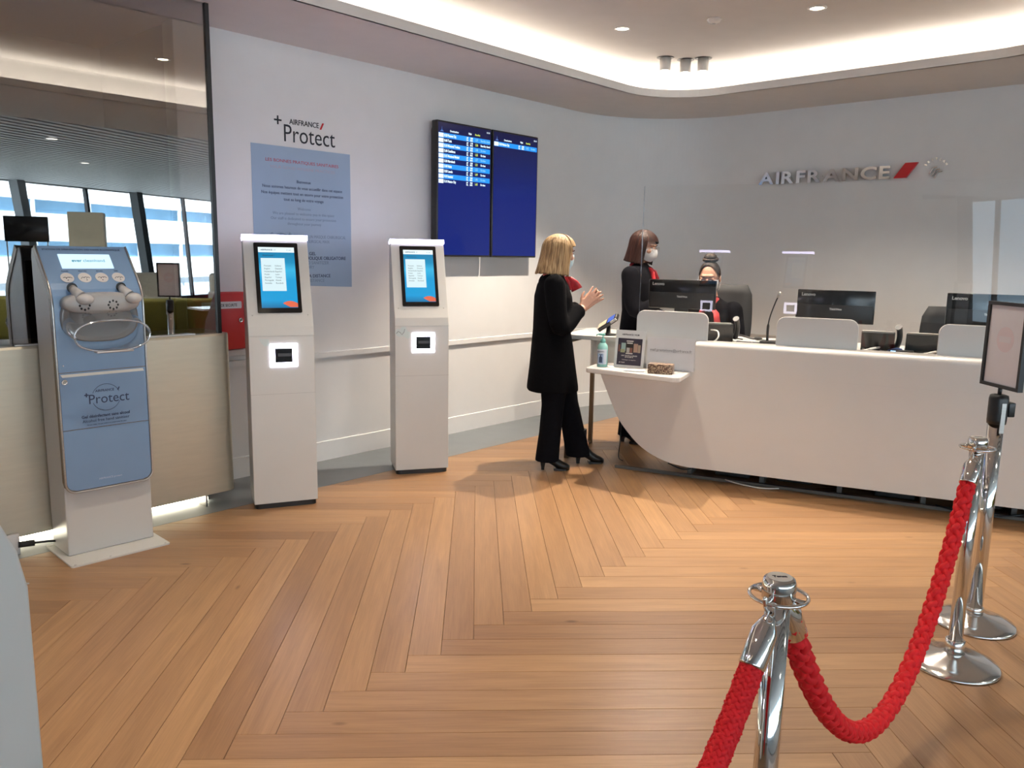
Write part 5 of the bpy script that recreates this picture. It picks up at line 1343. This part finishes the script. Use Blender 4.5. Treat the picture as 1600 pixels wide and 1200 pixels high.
def hair_mat(name, c0, c1, c2):
    m_ = bpy.data.materials.new(name); m_.use_nodes = True; nt = m_.node_tree; p = nt.nodes['Principled BSDF']
    tc = nt.nodes.new('ShaderNodeTexCoord'); mp = nt.nodes.new('ShaderNodeMapping'); mp.inputs['Scale'].default_value = (70, 70, 4)
    nz = nt.nodes.new('ShaderNodeTexNoise'); nz.inputs['Scale'].default_value = 1.0; nz.inputs['Detail'].default_value = 4
    nt.links.new(tc.outputs['Object'], mp.inputs[0]); nt.links.new(mp.outputs[0], nz.inputs['Vector'])
    rp = nt.nodes.new('ShaderNodeValToRGB'); e = rp.color_ramp.elements; e[0].position = .3; e[0].color = c0 + (1,); e[1].position = .7; e[1].color = c2 + (1,); x = e.new(.5); x.color = c1 + (1,)
    nt.links.new(nz.outputs['Fac'], rp.inputs[0]); nt.links.new(rp.outputs[0], p.inputs['Base Color']); p.inputs['Roughness'].default_value = .55; p.inputs['Specular IOR Level'].default_value = .25
    bp = nt.nodes.new('ShaderNodeBump'); bp.inputs['Strength'].default_value = .4; bp.inputs['Distance'].default_value = .003; nt.links.new(nz.outputs['Fac'], bp.inputs['Height']); nt.links.new(bp.outputs[0], p.inputs['Normal'])
    return m_
def scarf(M, parent, m_, bow):
    mb = MB(); n = 30
    ring = [M @ Vector((-.03 + .068 * math.cos(2 * math.pi * i / n), .066 * math.sin(2 * math.pi * i / n), -.005 + .010 * math.sin(4 * math.pi * i / n) - .022 * math.cos(2 * math.pi * i / n))) for i in range(n)]
    mb.tube(ring, [(.016 + .003 * math.sin(i * 2.1), .026) for i in range(n)], 10, closed=True)
    o = mb.build('scarf', m_, parent, label='red silk neck scarf')
    for pts, w0, w1 in bow:
        f = MB(); P = [M @ Vector(p) for p in pts]; k = len(P); rows = []
        for i, p in enumerate(P):
            u = i / (k - 1); w = w0 + (w1 - w0) * u
            t = (P[min(i + 1, k - 1)] - P[max(i - 1, 0)]).normalized(); sd_ = t.cross(Vector((.3, 1, .2))).normalized(); up_ = t.cross(sd_).normalized()
            rows.append([p + sd_ * (w * math.cos(2 * math.pi * j / 12)) + up_ * ((.010 + .006 * math.sin(3 * j + i)) * math.sin(2 * math.pi * j / 12)) for j in range(12)])
        f.loft(rows, True, True); f.build('scarf_tail', m_, o)
    return o
def boot(parent, x0, y0, rz, m_, heel=.055):
    """heel at x0, toe about .21 m further; ankle included"""
    M = Matrix.Translation((x0, y0, 0)) @ Matrix.Rotation(R(rz), 4, 'Z')
    rings = []
    for x, zlo, zhi, w in ((-.004, heel, .12, .018), (.02, heel, .17, .033), (.06, heel * .92, .165, .036), (.095, heel * .55, .125, .035), (.13, heel * .16, .085, .040), (.165, .006, .062, .041), (.195, .004, .048, .033), (.215, .006, .034, .016)):
        rings.append([M @ Vector((x, w * math.cos(2 * math.pi * i / 16), (zlo + zhi) / 2 + (zhi - zlo) / 2 * math.sin(2 * math.pi * i / 16))) for i in range(16)])
    mb = MB().loft(rings, True, True); mb.tube([M @ Vector((.045, 0, .10)), M @ Vector((.040, 0, .17)), M @ Vector((.035, 0, .26))], [.038, .04, .046], 16)
    b = mb.build('boot', m_, parent)
    h = MB(); h.loft([[M @ Vector((x + .02, y, z)) for x, y in ((-s1, -s1), (s1, -s1), (s1, s1), (-s1, s1))] for z, s1 in ((0, .011), (.02, .012), (heel + .012, .020))], True, True, smooth=False); h.build('heel', m_, b)
    s_ = MB(); s_.add([M @ Vector(p) for p in ((.10, -.036, .0), (.19, -.034, 0), (.215, 0, .0), (.19, .034, 0), (.10, .036, 0), (.10, -.036, .016), (.19, -.034, .012), (.215, 0, .010), (.19, .034, .012), (.10, .036, .016))], [(4, 3, 2, 1, 0), (5, 6, 7, 8, 9), (0, 1, 6, 5), (1, 2, 7, 6), (2, 3, 8, 7), (3, 4, 9, 8), (4, 0, 5, 9)]); s_.build('sole', m_, b)
    return b
SKIN = mat('skin_light', (.56, .31, .22), .5, var=.06, vscale=25, sss=.1); SKIN2 = mat('skin_tan', (.44, .235, .155), .5, var=.06, vscale=25, sss=.1)
CLOTH = mat('black_wool', (.0038, .0038, .0048), 1.0, var=.15, vscale=40, bump=.15, bscale=500, spec=.08); CLOTH2 = mat('navy_wool', (.0045, .0045, .0065), 1.0, var=.15, vscale=40, bump=.15, bscale=500, spec=.1)
LEATHER = mat('black_leather', (.008, .008, .008), .4); SCARF = mat('scarf_red', (.42, .02, .028), .45, var=.25, vscale=18); SCARF2 = mat('scarf_coral', (.50, .06, .065), .45, var=.25, vscale=18)
MASKB = mat('mask_blue', (.50, .66, .72), .7, var=.03); MASKW = mat('mask_white', (.68, .66, .65), .7, var=.03)
BLOND = hair_mat('hair_blond', (.13, .075, .04), (.33, .21, .105), (.54, .38, .21)); BROWN = hair_mat('hair_brown', (.010, .004, .003), (.022, .0075, .005), (.042, .014, .009)); DARKH = hair_mat('hair_dark', (.008, .006, .005), (.02, .013, .010), (.055, .035, .026))

# ---------------------------------------------------------------- standing woman in the black coat
w1 = thing('person', 'standing woman in a long black coat with blond bob, blue mask and hands pressed together', 'person', (.322, 5.735, 0), R(6))
HM = head_M((.002, 0, 1.552), 10, 4)
b = MB(); head(b, HM)
b.loft([hring((x, 0, z), rx, ry) for z, x, rx, ry in ((.86, -.03, .10, .15), (1.0, -.035, .095, .135), (1.15, -.03, .10, .15), (1.28, -.04, .095, .165), (1.36, -.045, .075, .15), (1.42, -.04, .05, .06))], True, True)
RA = [(-.06, -.180, 1.345), (-.015, -.215, 1.07), (.160, -.055, 1.165)]; LA_ = [(-.05, .180, 1.345), (.03, .215, 1.09), (.165, .045, 1.170)]
limb(b, RA, [.045, .036, .026]); limb(b, LA_, [.045, .036, .026])
limb(b, [(-.03, -.085, .88), (-.03, -.09, .48), (-.062, -.09, .14)], [.085, .055, .04]); limb(b, [(.0, .085, .88), (.105, .08, .48), (.232, .075, .14)], [.085, .055, .04])
fd = Vector((.66, 0, .75)).normalized(); td = Vector((-.75, 0, .66)).normalized()
def hm(w, f, t_, s_=1):
    y_ = t_.cross(f); M_ = Matrix.Identity(4)
    for r_ in range(3): M_[r_][0] = f[r_]; M_[r_][1] = y_[r_]; M_[r_][2] = t_[r_]; M_[r_][3] = w[r_]
    return M_
hand(b, hm(Vector((.172, -.030, 1.178)), (fd + Vector((0, .09, 0))).normalized(), td), .10)
hand(b, hm(Vector((.190, .018, 1.172)), (fd + Vector((.12, -.02, -.10))).normalized(), td), .14, True)
remesh(b, 'body', SKIN, w1, .0052, 2)
eyes(HM, w1); mask(HM, w1, MASKB)
hair_bob(HM, w1, BLOND, -.150, 52, .122, .104, flare=.10, lean=.035)
c = MB()
c.loft([hring((x, 0, z), rx, ry, 40) for z, x, rx, ry in ((.575, -.028, .186, .205), (.61, -.028, .184, .205), (.75, -.032, .165, .198), (.90, -.038, .148, .19), (1.02, -.045, .132, .180), (1.14, -.035, .140, .188), (1.25, -.04, .132, .20), (1.33, -.045, .108, .195), (1.375, -.045, .085, .155), (1.405, -.04, .066, .095), (1.43, -.035, .058, .068))], True, True)
limb(c, [(-.058, -.178, 1.338), (-.018, -.222, 1.055), (.120, -.092, 1.145)], [.076, .068, .056]); limb(c, [(-.05, .178, 1.338), (.03, .220, 1.075), (.13, .085, 1.15)], [.076, .068, .056])
c.tube([(.112, -.100, 1.140), (.140, -.073, 1.158)], [.057, .055], 16); c.tube([(.12, .095, 1.144), (.145, .066, 1.16)], [.057, .055], 16)
remesh(c, 'coat', CLOTH, w1, .009, 3, 'long black coat')
p = MB()
def trouser(pts): 
    rr = [hring(q, a, b_, 22, 2.1) for q, a, b_ in pts]; p.loft(rr, True, True)
trouser([((-.03, -.085, .92), .11, .095), ((-.03, -.09, .70), .105, .095), ((-.035, -.09, .48), .082, .08), ((-.05, -.09, .28), .080, .078), ((-.066, -.09, .10), .086, .08), ((-.068, -.09, .065), .087, .08)])
trouser([((.0, .085, .92), .11, .095), ((.045, .085, .70), .105, .095), ((.095, .08, .48), .084, .08), ((.145, .078, .28), .084, .078), ((.186, .075, .10), .092, .08), ((.192, .075, .06), .093, .08)])
remesh(p, 'trousers', CLOTH2, w1, .009, 2, 'wide black trousers')
boot(w1, -.118, -.09, -6, LEATHER); boot(w1, .172, .075, 0, LEATHER)
scarf(Matrix.Translation((.0, 0, 1.395)), w1, SCARF, [([(.045, 0, -.02), (.075, -.015, -.03), (.105, -.03, -.055), (.125, -.035, -.095)], .022, .042), ([(.045, 0, -.02), (.07, .02, -.03), (.10, .05, -.05), (.11, .06, -.08)], .02, .035), ([(.04, -.01, -.015), (.06, -.02, -.05), (.075, -.02, -.10)], .018, .024)])

# ---------------------------------------------------------------- standing woman behind the counter
w2 = thing('person', 'standing woman behind the counter with brown bob, glasses, white mask and dark jacket', 'person', CT(-.93, -1.03), R(-30))
HM = head_M((.03, 0, 1.618), -8, 10)
b = MB(); head(b, HM)
b.loft([hring((x, 0, z), rx, ry) for z, x, rx, ry in ((.90, -.0, .10, .16), (1.05, .0, .095, .14), (1.2, .0, .10, .155), (1.34, .0, .095, .17), (1.42, .0, .075, .15), (1.48, .005, .05, .06))], True, True)
limb(b, [(-.01, -.185, 1.40), (.06, -.215, 1.13), (.26, -.13, 1.20)], [.045, .036, .026]); limb(b, [(-.01, .185, 1.40), (-.0, .225, 1.12), (.19, .14, 1.03)], [.045, .036, .026])
limb(b, [(.0, -.09, .92), (.02, -.09, .5), (-.02, -.09, .12)], [.085, .055, .04]); limb(b, [(.0, .09, .92), (.02, .09, .5), (-.02, .09, .12)], [.085, .055, .04])
hand(b, hm(Vector((.27, -.128, 1.205)), Vector((.90, .12, .40)).normalized(), Vector((-.35, .1, .93)).normalized()), .35)
hand(b, hm(Vector((.205, .135, 1.025)), Vector((.92, -.2, -.3)).normalized(), Vector((.28, -.1, .95)).normalized()), .35, True)
remesh(b, 'body', SKIN, w2, .0056, 2)
eyes(HM, w2); mask(HM, w2, MASKW, .022)
hair_bob(HM, w2, BROWN, -.135, 50, .122, .106, flare=.06, lean=.02)
gm = MB()
for s_ in (-1, 1):
    gm.tube([HM @ Vector((.108 - .25 * (abs(.02 * math.cos(t_)) * 0) - .12 * max(0, (.036 + .022 * math.cos(t_)) - .04), s_ * (.036 + .024 * math.cos(t_)), .0 + .018 * math.sin(t_))) for t_ in [2 * math.pi * i / 24 for i in range(24)]], .0018, 6, closed=True)
    gm.tube([HM @ Vector((.100, s_ * .060, .004)), HM @ Vector((.06, s_ * .080, .004)), HM @ Vector((-.01, s_ * .086, .0))], .0016, 6)
gm.tube([HM @ Vector((.110, -.012, .004)), HM @ Vector((.114, 0, .006)), HM @ Vector((.110, .012, .004))], .0016, 6)
gm.build('glasses', STEEL, w2)
c = MB()
c.loft([hring((x, 0, z), rx, ry, 40) for z, x, rx, ry in ((.84, -.0, .145, .195), (.95, .0, .135, .188), (1.10, .0, .122, .172), (1.22, .0, .128, .182), (1.33, .0, .122, .200), (1.40, .0, .098, .192), (1.445, -.0, .078, .14), (1.475, .0, .060, .08), (1.49, .0, .054, .064))], True, True)
limb(c, [(-.01, -.183, 1.392), (.06, -.222, 1.12), (.22, -.150, 1.185)], [.074, .066, .052]); limb(c, [(-.01, .183, 1.392), (.0, .228, 1.11), (.15, .165, 1.05)], [.074, .066, .052])
remesh(c, 'jacket', CLOTH2, w2, .009, 3, 'dark navy jacket')
p = MB(); trouser([((.0, -.085, .95), .12, .10), ((.005, -.09, .70), .105, .095), ((.015, -.09, .48), .082, .08), ((-.01, -.09, .10), .084, .08), ((-.012, -.09, .06), .085, .08)]); trouser([((.0, .085, .95), .12, .10), ((.005, .09, .70), .105, .095), ((.015, .09, .48), .082, .08), ((-.01, .09, .10), .084, .08), ((-.012, .09, .06), .085, .08)])
remesh(p, 'trousers', CLOTH2, w2, .010, 2)
boot(w2, -.075, -.09, -4, LEATHER, .04); boot(w2, -.075, .09, 4, LEATHER, .04)
scarf(Matrix.Translation((.03, 0, 1.455)), w2, SCARF, [([(.045, 0, -.02), (.075, -.012, -.05), (.09, -.016, -.11), (.095, -.02, -.17)], .028, .040), ([(.045, 0, -.02), (.08, .02, -.04), (.10, .03, -.09), (.10, .03, -.14)], .026, .036)])

# ---------------------------------------------------------------- seated woman behind the monitor
w3 = thing('person', 'seated woman with dark hair in a bun, looking down behind the left monitor', 'person', CT(-.345, -1.03), TC + R(-96))
HM = head_M((.06, 0, 1.39), 4, 13)
b = MB(); head(b, HM)
b.loft([hring((x, 0, z), rx, ry) for z, x, rx, ry in ((.66, -.06, .12, .17), (.80, -.05, .10, .15), (.95, -.03, .10, .15), (1.08, -.01, .095, .165), (1.17, .0, .075, .15), (1.235, .01, .05, .06))], True, True)
limb(b, [(-.01, -.185, 1.14), (.03, -.225, .90), (.20, -.13, 1.0)], [.045, .036, .026]); limb(b, [(-.01, .185, 1.14), (.03, .225, .90), (.20, .13, 1.0)], [.045, .036, .026])
for s_ in (-1, 1): limb(b, [(-.05, s_ * .09, .70), (.33, s_ * .09, .62), (.30, s_ * .09, .16)], [.085, .058, .04]); limb(b, [(.28, s_ * .09, .13), (.34, s_ * .09, .11), (.42, s_ * .09, .105)], [.035, .034, .026])
hand(b, hm(Vector((.21, -.128, 1.002)), Vector((.93, .2, -.1)).normalized(), Vector((.1, .2, .97)).normalized()), .4); hand(b, hm(Vector((.21, .128, 1.002)), Vector((.93, -.2, -.1)).normalized(), Vector((.1, -.2, .97)).normalized()), .4, True)
remesh(b, 'body', SKIN2, w3, .0052, 2)
eyes(HM, w3, True); mask(HM, w3, MASKW, .015)
# drawn-back hair with a bun on top
hb = MB(); rows = []
for k in range(15):
    v = k / 14; th = v * R(112); row = []
    for i in range(61):
        a = 2 * math.pi * i / 60; c_ = math.cos(a)
        cut = th * (1 - .74 * max(0, c_) ** 1.3 * v - .04)
        if c_ < 0: cut = th * (1 + .12 * v)
        rr = 1 + .008 * math.sin(a * 30)
        row.append(HM @ Vector((-.008 + .104 * rr * math.sin(cut) * c_, .083 * rr * math.sin(cut) * math.sin(a), .022 + .108 * math.cos(cut))))
    rows.append(row)
hb.loft([r_[:-1] for r_ in rows], True, False); hr = hb.build('hair', DARKH, w3, label='dark hair drawn back')
MB().ell((-.03, 0, .150), (.047, .05, .034), 24, 14, HM).tube([HM @ Vector((-.03 + .047 * math.cos(t_), .05 * math.sin(t_), .135)) for t_ in [2 * math.pi * i / 20 for i in range(20)]], .013, 8, closed=True).build('bun', DARKH, hr)
c = MB()
c.loft([hring((x, 0, z), rx, ry, 40) for z, x, rx, ry in ((.64, -.06, .15, .19), (.80, -.05, .128, .172), (.95, -.03, .125, .175), (1.08, -.01, .118, .195), (1.15, .0, .095, .188), (1.19, .0, .078, .14), (1.225, .005, .060, .08), (1.24, .01, .054, .064))], True, True)
for s_ in (-1, 1): limb(c, [(-.01, s_ * .183, 1.132), (.03, s_ * .230, .895), (.16, s_ * .155, .975)], [.074, .066, .052])
remesh(c, 'jacket', CLOTH2, w3, .009, 3, 'dark jacket')
p = MB()
for s_ in (-1, 1): limb(p, [(-.06, s_ * .09, .69), (.34, s_ * .09, .62), (.31, s_ * .09, .16)], [.11, .078, .062])
remesh(p, 'trousers', CLOTH2, w3, .010, 2)
scarf(Matrix.Translation((.055, 0, 1.215)), w3, SCARF2, [([(.045, 0, -.02), (.08, .05, -.05), (.11, .10, -.10), (.12, .12, -.20)], .03, .045), ([(.045, 0, -.02), (.07, -.02, -.06), (.09, -.03, -.14)], .028, .036)])
print('objects', len(bpy.data.objects))
